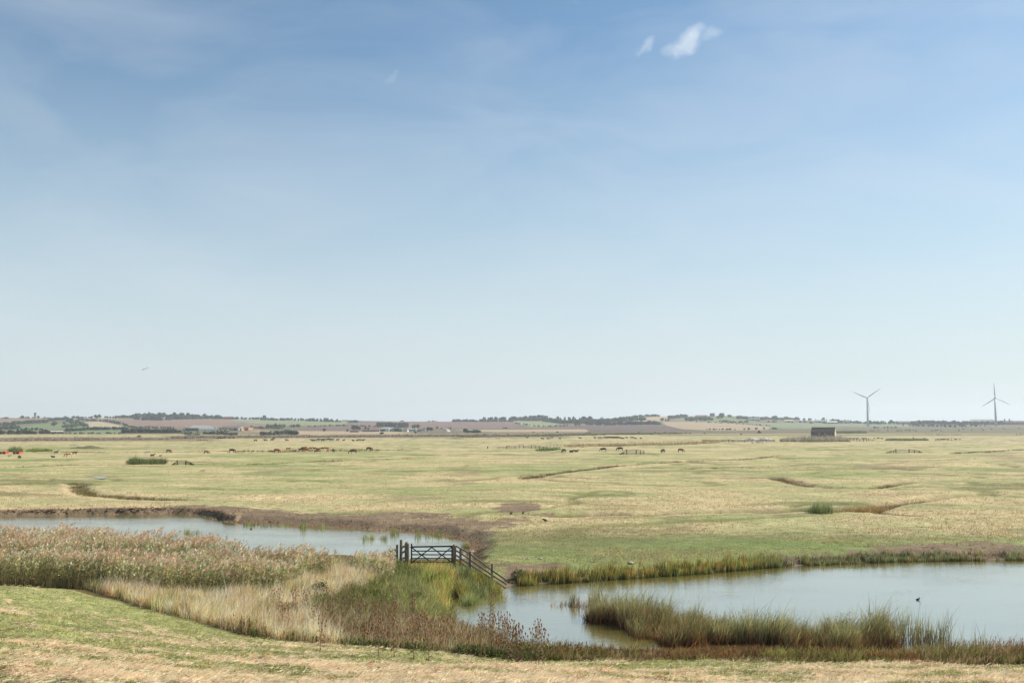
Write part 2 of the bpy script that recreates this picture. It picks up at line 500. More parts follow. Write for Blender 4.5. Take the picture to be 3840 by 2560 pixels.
# ------------------------------------------------------------------ ground sheet
def field_color(px, py, x, y, col):
    L = lin
    fields = [
        ([(-3000, 1570), (130, 1567), (330, 1564), (520, 1566), (560, 1574), (400, 1576), (230, 1571), (120, 1583), (-3000, 1585)], L(158, 134, 112)),
        ([(75, 1603), (130, 1592), (190, 1587), (275, 1588), (330, 1600), (310, 1605), (180, 1613), (40, 1615)], L(126, 142, 96)),
        ([(315, 1583), (370, 1579), (420, 1588), (490, 1603), (325, 1601)], L(196, 180, 150)),
        ([(455, 1577), (640, 1573), (700, 1570), (870, 1571), (1000, 1588), (1010, 1600), (640, 1602), (480, 1603)], L(154, 128, 112)),
        ([(270, 1615), (460, 1612), (480, 1623), (270, 1625)], L(130, 146, 104)),
        ([(800, 1568), (1000, 1570), (1300, 1578), (1300, 1592), (1100, 1595), (1000, 1590), (880, 1577)], L(148, 154, 112)),
        ([(880, 1577), (1000, 1590), (1080, 1596), (900, 1600), (860, 1590)], L(146, 124, 110)),
        ([(1080, 1612), (1240, 1598), (1440, 1600), (1440, 1616), (1200, 1617)], L(128, 108, 102)),
        ([(1090, 1615), (1440, 1617), (1570, 1622), (1400, 1631), (1120, 1631)], L(190, 170, 140)),
        ([(1290, 1592), (1400, 1582), (1550, 1576), (1920, 1578), (1935, 1588), (1935, 1603), (1700, 1607), (1450, 1604)], L(140, 116, 108)),
        ([(1700, 1611), (1920, 1611), (2200, 1609), (2210, 1622), (1930, 1623), (1820, 1618)], L(192, 170, 146)),
        ([(1930, 1574), (2040, 1574), (2100, 1592), (2060, 1598), (1990, 1600), (1935, 1587)], L(152, 156, 118)),
        ([(1930, 1587), (1990, 1600), (1935, 1603)], L(125, 108, 102)),
        ([(2060, 1600), (2230, 1594), (2500, 1595), (2600, 1612), (2560, 1615), (2230, 1618), (2190, 1609)], L(118, 102, 98)),
        ([(2320, 1574), (2390, 1561), (2540, 1556), (2530, 1564), (2490, 1578), (2400, 1580)], L(188, 168, 138)),
        ([(2480, 1581), (2620, 1580), (2760, 1588), (2890, 1600), (2880, 1611), (2700, 1614), (2560, 1609), (2500, 1595)], L(184, 162, 136)),
        ([(2520, 1575), (2640, 1554), (2720, 1556), (2800, 1566), (2850, 1582), (2700, 1580), (2620, 1579)], L(134, 144, 100)),
        ([(2790, 1584), (3200, 1586), (3400, 1588), (3420, 1604), (2950, 1606), (2890, 1600)], L(138, 148, 114)),
        ([(3100, 1598), (3420, 1600), (3600, 1606), (3200, 1609)], L(128, 124, 104)),
    ]
    wob = (fbm(x, y, 60, 3, 55) - .5) * 2.0
    for p, c in fields:
        m = inpoly(p, px + wob * 3, py + wob * .5)
        col[m] = c * .62 * np.array([1.02, 1.0, .92])
    return col

def marsh_masks(x, y):
    """0..1 masks shared by the ground sheet and the grass growing on it"""
    dry = sstep(.40, .64, fbm(x, y * 1.5, 15, 5, 41, .6))
    dry2 = sstep(.42, .68, fbm(x, y * 1.3, 60, 4, 42))
    green = sstep(.46, .72, fbm(x, y, 34, 5, 43, .6))
    fine = fbm(x, y, 2.5, 4, 44, .65)
    return dry, dry2, green, fine
MUD_POLYS = [unp(*np.array(p, float).T, -.05) for p in [
    [(-1500, 1914), (0, 1913), (300, 1912), (520, 1909), (600, 1897), (760, 1893), (900, 1902), (1100, 1918), (1300, 1921), (1500, 1925), (1680, 1927),
     (1760, 1945), (1850, 1955), (1900, 1948), (2080, 1929), (1930, 1960), (1845, 1990), (1835, 2010), (1830, 2040), (1790, 2090), (1740, 2110), (1700, 2050), (1500, 2005), (1100, 1985), (800, 1960), (600, 1935), (0, 1945), (-1500, 1950)],
    [(3120, 2075), (3300, 2055), (3520, 2035), (3700, 2034), (3900, 2045), (4400, 2050), (4400, 2110), (3840, 2104), (3300, 2104), (3100, 2100)],
    [(1890, 2108), (1960, 2112), (2060, 2120), (2200, 2135), (2100, 2160), (1960, 2165), (1900, 2140)],
    [(3690, 1700), (3790, 1702), (3840, 1715), (3960, 1730), (3960, 1740), (3820, 1733), (3720, 1718)],
    [(3215, 1737), (3300, 1742), (3400, 1755), (3330, 1762), (3230, 1750)],
    [(3300, 1722), (3360, 1727), (3390, 1731), (3340, 1731)],
    [(3720, 1762), (3840, 1755), (3960, 1755), (3900, 1765), (3740, 1768)],
    [(260, 1785), (330, 1776), (440, 1778), (450, 1786), (390, 1793), (300, 1792)],
    [(270, 1810), (360, 1806), (350, 1823), (300, 1826)], [(590, 1876), (660, 1872), (650, 1884), (600, 1886)],
    [(1870, 1915), (1900, 1895), (1980, 1888), (2050, 1891), (2000, 1912), (1930, 1920)],
    [(1510, 1868), (1600, 1857), (1590, 1870), (1530, 1872)],
    [(1700, 1780), (1810, 1781), (1790, 1773), (1750, 1770)], [(1740, 1806), (1810, 1801), (1800, 1812), (1750, 1816)],
    [(940, 1776), (1040, 1763), (1120, 1758), (1000, 1778)],
    [(2710, 1786), (2790, 1782), (2930, 1790), (2780, 1792)],
    [(2480, 1703), (2600, 1703), (2590, 1707), (2500, 1707)], [(2830, 1713), (2920, 1711), (2930, 1714), (2850, 1717)],
]]
def ground_color(x, y, px, py, z, wl, wr, toe, dd):
    n = len(x)
    G = lin(146, 160, 98) * .66; ST_ = lin(216, 194, 150) * .67; OL = lin(178, 174, 122) * .66; DK = lin(104, 112, 62) * .6
    dry, dry2, green, fine = marsh_masks(x, y)
    col = np.broadcast_to(OL, (n, 3)).copy()
    mixc = lambda c, a: col * (1 - a[:, None]) + c * a[:, None]
    col = mixc(G, green * .85)
    col = mixc(ST_, np.clip(dry * .65 + dry2 * .25 - green * .15, 0, .9))
    dist = sstep(200, 700, y)
    col = mixc(lin(202, 182, 142) * .62, dist * .55 * (.5 + dry2 * .5))
    streak = sstep(.62, .74, fbm(x * .5, y * 1.6, 22, 4, 45, .6))
    col = mixc(DK, streak * .55)
    rl = 1 - np.abs(2 * fbm(x, y, 30, 3, 141) - 1)
    col = mixc(lin(128, 128, 74) * .58, sstep(.93, .985, rl) * .6 * (y > 90))
    gb = (1 - sstep(5, 17, wr + (fine - .5) * 10)) * (x > -4) * (y > 58) * (y < 200)
    col = mixc(lin(134, 152, 86) * .62, gb * .8)
    spots = sstep(.66, .8, fbm(x, y, 11, 4, 46, .6))
    col = mixc(lin(150, 118, 92) * .55, spots * .28 * (1 - dist))
    col = mixc(lin(128, 116, 78) * .58, np.clip(dd, 0, 1) * .7)
    col *= (.78 + .44 * fine)[:, None]
    # mud
    near = (y < 420) & (y > 50)
    mud = np.zeros(n)
    xm, ym = x[near], y[near]
    mm = np.zeros(xm.shape)
    for p in MUD_POLYS:
        if p[:, 1].min() > 420: continue
        s_ = sdf(p, xm, ym)
        w = 1.2 if p[:, 1].mean() < 130 else 2.5
        e = (fbm(xm, ym, 2.8 if w < 2 else 6, 4, 47, .65) - .5) * w * 5.5
        mm = np.maximum(mm, (1 - sstep(-.3 * w, .6 * w, s_ + e)) * (1 if w < 2 else .45))
    mud[near] = mm
    shore = (1 - sstep(.6, 2.4, np.minimum(wl, wr) + (fine - .5) * 2))
    mud = np.maximum(mud, shore * (y < 300))
    mc = lin(148, 128, 104)[None] * .6 * (.6 + .8 * fbm(x, y, 1.0, 4, 48, .7))[:, None]
    patchy = sstep(.60, .72, fbm(x, y, 4.5, 4, 49, .65)) * .6 * (1 - shore)
    col = col * (1 - (mud * (1 - patchy))[:, None]) + mc * (mud * (1 - patchy))[:, None]
    nd = np.zeros(n); q_ = (y > 60) & (y < 700)
    for pts, hw, dep in DITCH[:1] + DITCH[2:4] + DITCH[6:8]:
        d_ = segdist(pts, x[q_], y[q_] + 2.6 + (fbm(x[q_], y[q_], 9, 2, 31) - .5) * 2.4); nd[q_] = np.maximum(nd[q_], 1 - sstep(.5, 2.4, d_))
    col = mixc(lin(222, 196, 154) * .68, nd * .7) if False else col * (1 - nd[:, None] * .7) + lin(222, 196, 154) * .68 * nd[:, None] * .7
    # trodden green near the right of the left pond
    # rough land under the tall plants
    rough = (toe < 0) & (((x < -2.2 - (fine - .5) * 3) & (y < 90)) | (y < 55)) & (np.minimum(wl, wr) > -1)
    rc = lin(120, 105, 66) * .5
    col[rough] = rc * (.7 + .6 * fine[rough])[:, None]
    # lake bed
    bed = np.minimum(wl, wr) < -.3
    col[bed] = lin(92, 86, 44) * .5
    # mown bank
    b = sstep(-.4, .5, toe)
    u = fbm(x, y, 3.0, 5, 61, .62); u2 = fbm(x * .35 + y * .25, y * 1.6 - x * .2, 3.2, 4, 62, .6); u3 = fbm(x, y, .7, 4, 63, .7)
    gr = lin(160, 162, 104)[None] * .64 * (.6 + .8 * u3)[:, None]
    hay = lin(214, 186, 148)[None] * .62 * (.5 + 1.0 * u3)[:, None]
    h = hay_mask(x, y, toe)
    bk = gr * (1 - h[:, None]) + hay * h[:, None]
    col = col * (1 - b[:, None]) + bk * b[:, None]
    # far land
    fy = y > 1080
    if fy.any():
        q = col[fy]
        t = sstep(1080, 1400, y[fy])[:, None]
        base = lin(136, 128, 98) * .52 * (.8 + .4 * fbm(x[fy], y[fy], 90, 4, 65))[:, None]
        q = q * (1 - t) + base * t
        q = field_color(px[fy], py[fy], x[fy], y[fy], q)
        q *= (.9 + .2 * fbm(x[fy], y[fy] * .4, 24, 4, 66, .7))[:, None]
        col[fy] = q
    # dull sedge belts at the far edge of the marsh
    pyw = py + (fbm(x, y, 120, 3, 67) - .5) * 5
    for a0, a1, b0, b1, x0, x1, c in [(1638, 1643, 1652, 1655, -3000, 760, lin(138, 120, 96)), (1630, 1634, 1640, 1643, 640, 2100, lin(150, 132, 112)),
                              (1617, 1620, 1624, 1627, 1900, 6000, lin(134, 116, 92)), (1626, 1630, 1633, 1635, 2500, 6000, lin(140, 134, 92))]:
        m = sstep(a0, a1, pyw) * (1 - sstep(b0, b1, pyw)) * sstep(x0 - 60, x0, px) * (1 - sstep(x1, x1 + 90, px)) * (y > 600)
        col = col * (1 - .7 * m[:, None]) + c * .5 * .7 * m[:, None]
    return np.clip(col, .004, .9)
def hay_mask(x, y, toe):
    """windrows of cut hay follow the contour of the bank"""
    w = (fbm(x, y, 9, 2, 60) - .5) * 3
    u1 = fbm(x * .22, (toe + w) * 1.0, 1.5, 4, 62, .62)
    u2 = fbm(x * .6, toe * 1.4 + x * .1, 1.3, 4, 61, .66)
    u3 = fbm(x, y, .5, 2, 63)
    v = u1 * .45 + u2 * .40 + u3 * .15
    thr = .575 - .05 * sstep(9, 17, toe) + .05 * (1 - sstep(0, 3, toe)) + .03 * (1 - sstep(-16, -8, x))
    return sstep(thr - .05, thr + .06, v)

def build_ground():
    pyr = np.concatenate([np.arange(2640, 2080, -1.6), np.arange(2080, 1641, -1.3)])
    ysn = CAMZ / -slope_of(pyr)
    rows = np.concatenate([np.linspace(-70, 6, 30), np.linspace(6.2, 40, 300), ysn[ysn > 40], np.linspace(ysn[-1] + 5, 3400, 330), np.geomspace(3450, 6200, 12)])
    rows = np.unique(np.round(rows, 3))
    u = np.concatenate([np.linspace(-1.25, -.62, 40)[:-1], np.linspace(-.62, .62, 900), np.linspace(.62, 1.25, 40)[1:]])
    Y, U = np.meshgrid(rows, u, indexing='ij')
    X = U * (np.maximum(Y, 0) + 4)
    X = X + np.where(Y < 18, U * 14 * (1 - Y / 18 * (Y > 0)), 0)
    x = X.ravel(); y = Y.ravel()
    z, wl, wr, toe, dd = ground_parts(x, y)
    px, py = proj(x, np.maximum(y, 5), z)
    # cracked, trodden mud stands up in clods
    col = ground_color(x, y, px, py, z, wl, wr, toe, dd)
    nr, nc = Y.shape
    i = np.arange(nr - 1)[:, None] * nc + np.arange(nc - 1)[None]
    T = np.stack([i, i + 1, i + nc + 1, i + nc], -1).reshape(-1, 4)
    m, t, o = newmat('ground_surface')
    a = N(t, 'ShaderNodeAttribute'); a.attribute_name = 'Col'
    c1, n1 = noise_mul(t, a.outputs['Color'], 6, .78, 1.22, detail=6)
    c2, n2 = noise_mul(t, c1, .9, .82, 1.18, detail=6)
    c3, n3 = noise_mul(t, c2, .12, .86, 1.14, detail=8)
    b = N(t, 'ShaderNodeBsdfPrincipled'); b.inputs['Roughness'].default_value = .95; b.inputs['Specular IOR Level'].default_value = .1
    bp = N(t, 'ShaderNodeBump'); bp.inputs['Strength'].default_value = .9; bp.inputs['Distance'].default_value = .12
    add = N(t, 'ShaderNodeMath'); add.operation = 'ADD'
    t.links.new(n1, add.inputs[0]); t.links.new(n2, add.inputs[1])
    t.links.new(add.outputs[0], bp.inputs['Height'])
    t.links.new(bp.outputs[0], b.inputs['Normal'])
    t.links.new(c3, b.inputs['Base Color']); t.links.new(b.outputs[0], o.inputs[0])
    me = npmesh('ground', np.stack([x, y, z], 1), T, m, col, smooth=True)
    return tag(link(bpy.data.objects.new('ground', me)), kind='structure')
build_ground()

# ------------------------------------------------------------------ water
def water_mat():
    m, t, o = newmat('pond_water')
    df = N(t, 'ShaderNodeBsdfDiffuse'); df.inputs[0].default_value = (.155, .135, .040, 1)      # murky olive water
    gl_ = N(t, 'ShaderNodeBsdfGlossy'); gl_.inputs['Roughness'].default_value = .06; gl_.inputs[0].default_value = (.99, .97, .93, 1)
    lw = N(t, 'ShaderNodeLayerWeight'); lw.inputs[0].default_value = .5
    fr = N(t, 'ShaderNodeMapRange'); fr.inputs[1].default_value = .35; fr.inputs[2].default_value = .86; fr.inputs[3].default_value = .05; fr.inputs[4].default_value = .73
    b = N(t, 'ShaderNodeMixShader'); t.links.new(lw.outputs['Facing'], fr.inputs[0]); t.links.new(fr.outputs[0], b.inputs[0])
    t.links.new(df.outputs[0], b.inputs[1]); t.links.new(gl_.outputs[0], b.inputs[2])
    tc = N(t, 'ShaderNodeTexCoord')
    hs = []
    for sc, st, rot in ((2.2, (1, 1.6, 1), .3), (6, (1, 1.4, 1), -.2), (.12, (1, 1.6, 1), .1)):
        mp = N(t, 'ShaderNodeMapping'); mp.inputs['Scale'].default_value = st; mp.inputs['Rotation'].default_value = (0, 0, rot)
        nz = N(t, 'ShaderNodeTexNoise'); nz.inputs['Scale'].default_value = sc; nz.inputs['Detail'].default_value = 3
        t.links.new(tc.outputs['Object'], mp.inputs[0]); t.links.new(mp.outputs[0], nz.inputs[0]); hs.append(nz.outputs[0])
    # gusts: ruffled and calm water
    mr = N(t, 'ShaderNodeMapRange'); mr.inputs[1].default_value = .35; mr.inputs[2].default_value = .65; mr.inputs[3].default_value = .35; mr.inputs[4].default_value = 1.0
    t.links.new(hs[2], mr.inputs[0])
    ad = N(t, 'ShaderNodeMath'); ad.operation = 'MULTIPLY_ADD'; ad.inputs[1].default_value = .45
    t.links.new(hs[1], ad.inputs[0]); t.links.new(hs[0], ad.inputs[2])
    ml = N(t, 'ShaderNodeMath'); ml.operation = 'MULTIPLY'
    t.links.new(ad.outputs[0], ml.inputs[0]); t.links.new(mr.outputs[0], ml.inputs[1])
    bp = N(t, 'ShaderNodeBump'); bp.inputs['Strength'].default_value = .34; bp.inputs['Distance'].default_value = .06
    t.links.new(ml.outputs[0], bp.inputs['Height']); t.links.new(bp.outputs[0], gl_.inputs['Normal'])
    t.links.new(b.outputs[0], o.inputs[0])
    return m
WM = water_mat()
def pond(poly, z, lab):
    p = np.asarray(poly)
    cx, cy = p.mean(0)
    x0, y0 = p.min(0) - 3; x1, y1 = p.max(0) + 3
    bm = bmesh.new()
    vs = [bm.verts.new((x, y, z)) for x, y in ((x0, y0), (x1, y0), (x1, y1), (x0, y1))]
    bm.faces.new(vs)
    me = bpy.data.meshes.new('pond'); bm.to_mesh(me); bm.free(); me.materials.append(WM)
    return tag(link(bpy.data.objects.new('pond', me)), lab, None, None, 'structure')
def poly_sheet(name, poly, z, m):
    bm = bmesh.new(); bm.faces.new([bm.verts.new((q[0], q[1], z)) for q in poly])
    bmesh.ops.triangulate(bm, faces=bm.faces)
    me = bpy.data.meshes.new(name); bm.to_mesh(me); bm.free(); me.materials.append(m)
    return tag(link(bpy.data.objects.new(name, me)), kind='structure')
def grow(poly, d):
    p = np.asarray(poly); n = len(p); out_ = []
    area = .5 * sum(p[i][0] * p[(i + 1) % n][1] - p[(i + 1) % n][0] * p[i][1] for i in range(n))
    s = -1 if area > 0 else 1
    for i in range(n):
        a = p[(i + 1) % n] - p[i - 1]; a = a / (np.linalg.norm(a) + 1e-9)
        out_.append(p[i] + s * d * np.array([-a[1], a[0]]))
    return np.array(out_)
poly_sheet('pond', grow(POND_L, .9), WATER, WM)
poly_sheet('pond', grow(POND_R, .9), WATER, WM)
# ------------------------------------------------------------------ plants of the foreground
LEAF = leafmat('plant_blades', .28)
DRY = leafmat('dry_blades', .42)
FLOWER = leafmat('flower_heads', .2)
UP = np.array([0, 0, 1.])
def scatter(poly, dens):
    p = np.asarray(poly); x0, y0 = p.min(0); x1, y1 = p.max(0)
    n = int((x1 - x0) * (y1 - y0) * dens)
    x = rng.uniform(x0, x1, n); y = rng.uniform(y0, y1, n)
    m = inpoly(p, x, y)
    return x[m], y[m]
def ip(pts, z=0.0): return unp(*np.array(pts, float).T, z)
CLUMP = .45
WIND = np.array([.30, -.05, 0])

def tuft(acc, x, y, z, nb, h, w, tilt, bend, c0, c1, seg=2, hv=.25, spread=.05):
    """nb blades at each point"""
    n = len(x)
    if n == 0: return
    P = np.repeat(np.stack([x, y, z], 1), nb, 0)
    P[:, :2] += rng.normal(0, spread, (n * nb, 2))
    ch = np.clip(1 + rng.normal(0, .16, n), .5, 1.5); cv = np.clip(1 + rng.normal(0, CLUMP, (n, 1)), .35, 1.9) * (1 + rng.normal(0, .05, (n, 3)))
    c0 = np.broadcast_to(c0, (n, 3)) * cv; c1 = np.broadcast_to(c1, (n, 3)) * cv
    if w < .03 and seg > 1: w = w * 1.9
    _q, _ = proj(x, y, z)
    yl = np.interp(_q, [1380, 1430, 1500, 1540, 1700, 1760, 1846, 1905, 1960], [1990, 2075, 2094, 2110, 2113, 2130, 2162, 2203, 2150])
    hm = np.where((_q > 1400) & (_q < 1925) & (y > 55) & (y < 80), CAMZ + slope_of(yl) * y - z, 9.)
    h = np.minimum(np.broadcast_to(h, (n,)) * np.clip(.45 + 1.1 * fbm(x, y, .8, 3, 95, .6), .5, 1.4), np.maximum(hm, .1) * .8)
    h = np.repeat(h * ch, nb) * np.clip(1 + rng.normal(0, hv, n * nb), .35, 1.7)
    D = rdir(n * nb, tilt)
    bd = np.stack([rng.normal(0, bend, n * nb), rng.normal(0, bend, n * nb), -np.abs(rng.normal(0, bend * .6, n * nb))], 1) + WIND * np.minimum(bend * 2.4, 1)
    c0 = jit(np.repeat(np.broadcast_to(c0, (n, 3)), nb, 0), n * nb, .12, .04); c1 = jit(np.repeat(np.broadcast_to(c1, (n, 3)), nb, 0), n * nb, .14, .04)
    acc.blades(P, D, h, bd, w, rside(n * nb), c0, c1, seg)

def reeds(acc, x, y, z, h, plume=.8, leafc=None, plc=None, nleaf=6, thin=1.0):
    n = len(x)
    h = h * np.clip(.78 + .44 * fbm(x, y, .9, 3, 97, .6), .7, 1.2)
    P = np.stack([x, y, z], 1)
    D = rdir(n, .07)
    wv = np.clip(rng.normal(.12, .05, n), 0, .3)
    bd = np.stack([wv, rng.normal(0, .04, n), -wv * .15], 1)
    straw = jit(lin(176, 160, 112) * .6, n)
    leafc = lin(140, 142, 102) * .7 if leafc is None else leafc
    lc = jit(leafc, n, .2, .05) * np.clip(.3 + 1.4 * fbm(x, y, 1.1, 3, 96, .6), .4, 1.6)[:, None]
    acc.blades(P, D, h, bd, .028 * thin, rside(n), straw, lc, 2)
    for k in range(nleaf):
        t = rng.uniform(.3, .92, n)
        Q = P + D * (h * t)[:, None] + bd * (h * t * t)[:, None]
        a = rng.normal(.1, 1.5, n)
        LD = np.stack([np.cos(a) * .75, np.sin(a) * .75, np.full(n, .75)], 1); LD /= np.linalg.norm(LD, axis=1)[:, None]
        L = rng.uniform(.3, .6, n)
        b2 = np.stack([np.full(n, .25), np.zeros(n), -rng.uniform(.2, .7, n)], 1)
        side = np.cross(LD, UP); side /= np.linalg.norm(side, axis=1)[:, None]
        old = rng.random(n) < .25 * (1 - t) * 2
        kc = np.where(old[:, None], lin(190, 168, 112) * .62, lc * rng.uniform(.8, 1.25, (n, 1)))
        acc.blades(Q, LD, L, b2, (.06 * thin), side, kc, kc * 1.12, 2)
    m = rng.random(n) < plume
    top = (P + D * h[:, None] + bd * h[:, None])[m]
    k = len(top)
    if k:
        pc = jit(lin(208, 176, 150) * .8 if plc is None else plc, k, .15, .03) * np.clip(.6 + .8 * fbm(x[m], y[m], 1.3, 3, 98, .6), .4, 1.5)[:, None]
        top[:, 2] -= .02
        for q in range(5):
            a = rng.normal(0, 1.0, k)
            LD = np.stack([np.cos(a) * .55, np.sin(a) * .4, np.full(k, .85)], 1)
            LD += rng.normal(0, .12, LD.shape); LD /= np.linalg.norm(LD, axis=1)[:, None]
            off = rng.uniform(-.18, .06, k)
            T = top.copy(); T[:, 2] += off
            L = rng.uniform(.16, .34, k)
            acc.blades(T, LD, L, np.stack([np.full(k, .25), np.zeros(k), -np.full(k, .3)], 1), (.072 * thin), rside(k), pc, pc * 1.12, 2)

# --- the big reed bed between the left pond and the bank
back = ip([(-1300, 1978), (0, 1979), (350, 1980), (500, 1993), (800, 2014), (1000, 2026), (1200, 2036), (1300, 2050), (1400, 2066), (1470, 2090)], 1.95)
front = ip([(1470, 2114), (1300, 2150), (1120, 2200), (1060, 2230), (900, 2242), (600, 2240), (400, 2216), (330, 2212), (0, 2199), (-1300, 2194)], 0)
REED_POLY = np.vstack([back, front])
acc = Acc(1.75)
x, y = scatter(REED_POLY, 24)
px_, py_ = proj(x, y, 0)
keep = (px_ > -800)
x, y, px_, py_ = x[keep], y[keep], px_[keep], py_[keep]
s = fbm(x, y, 3.2, 3, 71); gap = segdist(ip([(100, 2158), (330, 2154), (700, 2158), (1000, 2160)], 0), x, y + (fbm(x, y, 5, 2, 72) - .5) * 1.6)
g = 1 - sstep(1.0, 2.1, gap)
edge = 1 - sstep(.0, 4, -sdf(REED_POLY, x, y))
h = 1.95 * np.where(rng.random(len(x)) < .35, rng.uniform(.5, .9, len(x)), 1.0) + (s - .5) * .9 - g * 1.15 - .25 * edge * (px_ > 900) - .35 * sstep(1150, 1450, px_)
drop = rng.random(len(x)) < np.clip(g * .55 + .30 * (s < .36), 0, 1)
x, y, h, g, s = (q[~drop] for q in (x, y, h, g, s))
zz = gz(x, y)
pl = np.clip(.9 - g * .7, 0, 1) * np.where(s < .42, .55, 1)
for mk, pv in ((pl > .7, .92), ((pl <= .7) & (pl > .3), .5), (pl <= .3, .12)):
    reeds(acc, x[mk], y[mk], zz[mk], h[mk] * np.clip(1 + rng.normal(0, .07, mk.sum()), .8, 1.2), pv)
acc.build('reed_bed', LEAF, 'stuff', 'dense bed of tall reeds with pinkish plumes between the left pond and the mown bank', 'reeds')

# --- rough grass and weeds between reeds, ponds and the mown bank
ROUGH = np.vstack([ip([(300, 2214), (380, 2212), (600, 2234), (900, 2236), (1060, 2224), (1120, 2194), (1300, 2142), (1450, 2104), (1530, 2108), (1700, 2114), (1760, 2122), (1860, 2165), (1905, 2212)], 0),
                   unp(*np.array([(1805, 2222), (1719, 2233), (1636, 2253), (1700, 2280), (1690, 2330), (1710, 2392), (1760, 2420), (1850, 2430)], float).T, WATER),
                   TOE[9:3:-1]])
def sel(poly, px, py): return inpoly(poly, px, py)
Z_PALE = [(360, 2205), (600, 2236), (900, 2238), (1050, 2226), (1130, 2180), (1300, 2140), (1420, 2160), (1330, 2205), (1200, 2235), (1130, 2300), (1010, 2340), (960, 2390), (700, 2345), (500, 2290), (360, 2245)]
Z_ORANGE = [(1570, 2116), (1690, 2116), (1695, 2160), (1700, 2215), (1650, 2235), (1600, 2190)]
Z_SEDGE = [(1700, 2118), (1765, 2126), (1900, 2210), (1805, 2224), (1740, 2232), (1715, 2180)]
Z_GREENR = [(1470, 2180), (1600, 2190), (1660, 2250), (1705, 2290), (1700, 2345), (1600, 2340), (1480, 2290), (1420, 2230)]
Z_PALE2 = [(1000, 2340), (1150, 2310), (1250, 2400), (1300, 2435), (1100, 2420), (960, 2400)]
x, y = scatter(ROUGH, 26)
px_, py_ = proj(x, y, .25)
wob = (fbm(x, y, 1.8, 3, 73) - .5) * 150
pw, qw = px_ + wob, py_ + wob * .25
zz = gz(x, y)
kind = np.zeros(len(x), int)                       # 0 weeds
kind[sel(Z_PALE, pw, qw)] = 1
kind[sel(Z_PALE2, pw, qw)] = 1
kind[sel(Z_ORANGE, pw, qw)] = 2
kind[sel(Z_SEDGE, px_, py_)] = 3
kind[sel(Z_GREENR, pw, qw)] = 4
f1 = fbm(x, y, 1.5, 4, 74, .6)
pale = Acc(1.85); weed = Acc(1.75); greenp = Acc(1.9); brown = Acc(1.7)
k = kind == 1
mixg = (f1 > .60) & k
dryk = k & ~mixg
hh = .62 + .5 * f1
tuft(pale, x[dryk], y[dryk], zz[dryk], 13, hh[dryk] * .95, .012, .16, .22, lin(200, 172, 132) * .64, lin(234, 202, 164) * .68, 2, spread=.12)
tuft(pale, x[mixg], y[mixg], zz[mixg], 9, hh[mixg] * .8, .014, .22, .2, lin(138, 138, 88) * .6, lin(204, 182, 130) * .62, 2, spread=.12)
k = kind == 2
oc = np.where((f1 > .56)[:, None], lin(206, 164, 108) * .62, np.where((f1 > .46)[:, None], lin(176, 170, 98) * .62, lin(146, 152, 84) * .6))
tuft(pale, x[k], y[k], zz[k], 16, .8 + .2 * f1[k], .016, .25, .2, lin(150, 146, 88) * .6, oc[k] * 1.15, 2, spread=.12)
k = kind == 3
x2, y2 = scatter(unp(*np.array(Z_SEDGE, float).T, -.1), 40)
z2 = gz(x2, y2); f2 = fbm(x2, y2, 1.2, 3, 75)
tuft(greenp, x2, y2, z2, 12, .6 + .35 * f2, .020, .20, .18, lin(104, 106, 68) * .5, np.where((f2 > .62)[:, None], lin(176, 164, 88) * .6, lin(146, 150, 98) * .66), 2, spread=.1)
k = (kind == 4)
wpl = k & (rng.random(len(x)) < .6)
tuft(greenp, x[k], y[k], zz[k], 12, .45 + .45 * f1[k], .016, .35, .2, lin(100, 102, 68) * .5, np.where((f1[k] > .5)[:, None], lin(168, 166, 106) * .66, lin(148, 152, 98) * .62), 2, spread=.13)
GREENR_W = (x[wpl], y[wpl], zz[wpl], f1[wpl])
# weeds: brown branching stems over a tangle of olive leaves
k = kind == 0
xs, ys, zs, fs = x[k], y[k], zz[k], f1[k]
pxk, pyk = px_[k], py_[k]
olive = (pxk > 1150) & (pyk < 2290)
tuft(weed, xs, ys, zs, 6, .40 + .35 * fs, .014, .45, .3, lin(92, 100, 58) * .55, np.where((fs > .5)[:, None], lin(196, 176, 128) * .62, lin(138, 140, 84) * .6), 2, spread=.16)
tuft(weed, xs[~olive], ys[~olive], zs[~olive], 5, .55 + .3 * fs[~olive], .010, .22, .2, lin(170, 148, 112) * .6, lin(216, 190, 152) * .65, 2, spread=.16)
def weedplant(acc, x, y, z, h, cs, cl, nb=6, leaf=.09, lw=.035):
    n = len(x)
    if n == 0: return
    _q, _ = proj(x, y, z); yl = np.interp(_q, [1380, 1430, 1500, 1540, 1700, 1760, 1846, 1905, 1960], [1990, 2075, 2094, 2110, 2113, 2130, 2162, 2203, 2150])
    h = np.minimum(h, np.where((_q > 1400) & (_q < 1925) & (y > 55) & (y < 80), np.maximum(CAMZ + slope_of(yl) * y - z, .1) * .8, 9.))
    P = np.stack([x, y, z], 1); D = rdir(n, .18); bd = np.stack([rng.normal(.06, .08, n), rng.normal(0, .06, n), np.zeros(n)], 1)
    c = jit(cs, n, .2, .05)
    acc.blades(P, D, h, bd, .016, rside(n), c, c, 2)
    for q in range(nb):
        t = rng.uniform(.25, 1, n)
        Q = P + D * (h * t)[:, None] + bd * (h * t * t)[:, None]
        LD = rdir(n, .9); c2 = jit(cl, n, .25, .06)
        L = rng.uniform(.5, 1.5, n) * leaf
        acc.blades(Q, LD, L, rng.normal(0, .2, (n, 3)), lw, rside(n), c2, c2, 2)
weedplant(weed, GREENR_W[0], GREENR_W[1], GREENR_W[2], .4 + .4 * GREENR_W[3], lin(150, 130, 90) * .55, lin(160, 148, 100) * .6, 9)
m = (fs > .38) & (rng.random(len(xs)) < .8)
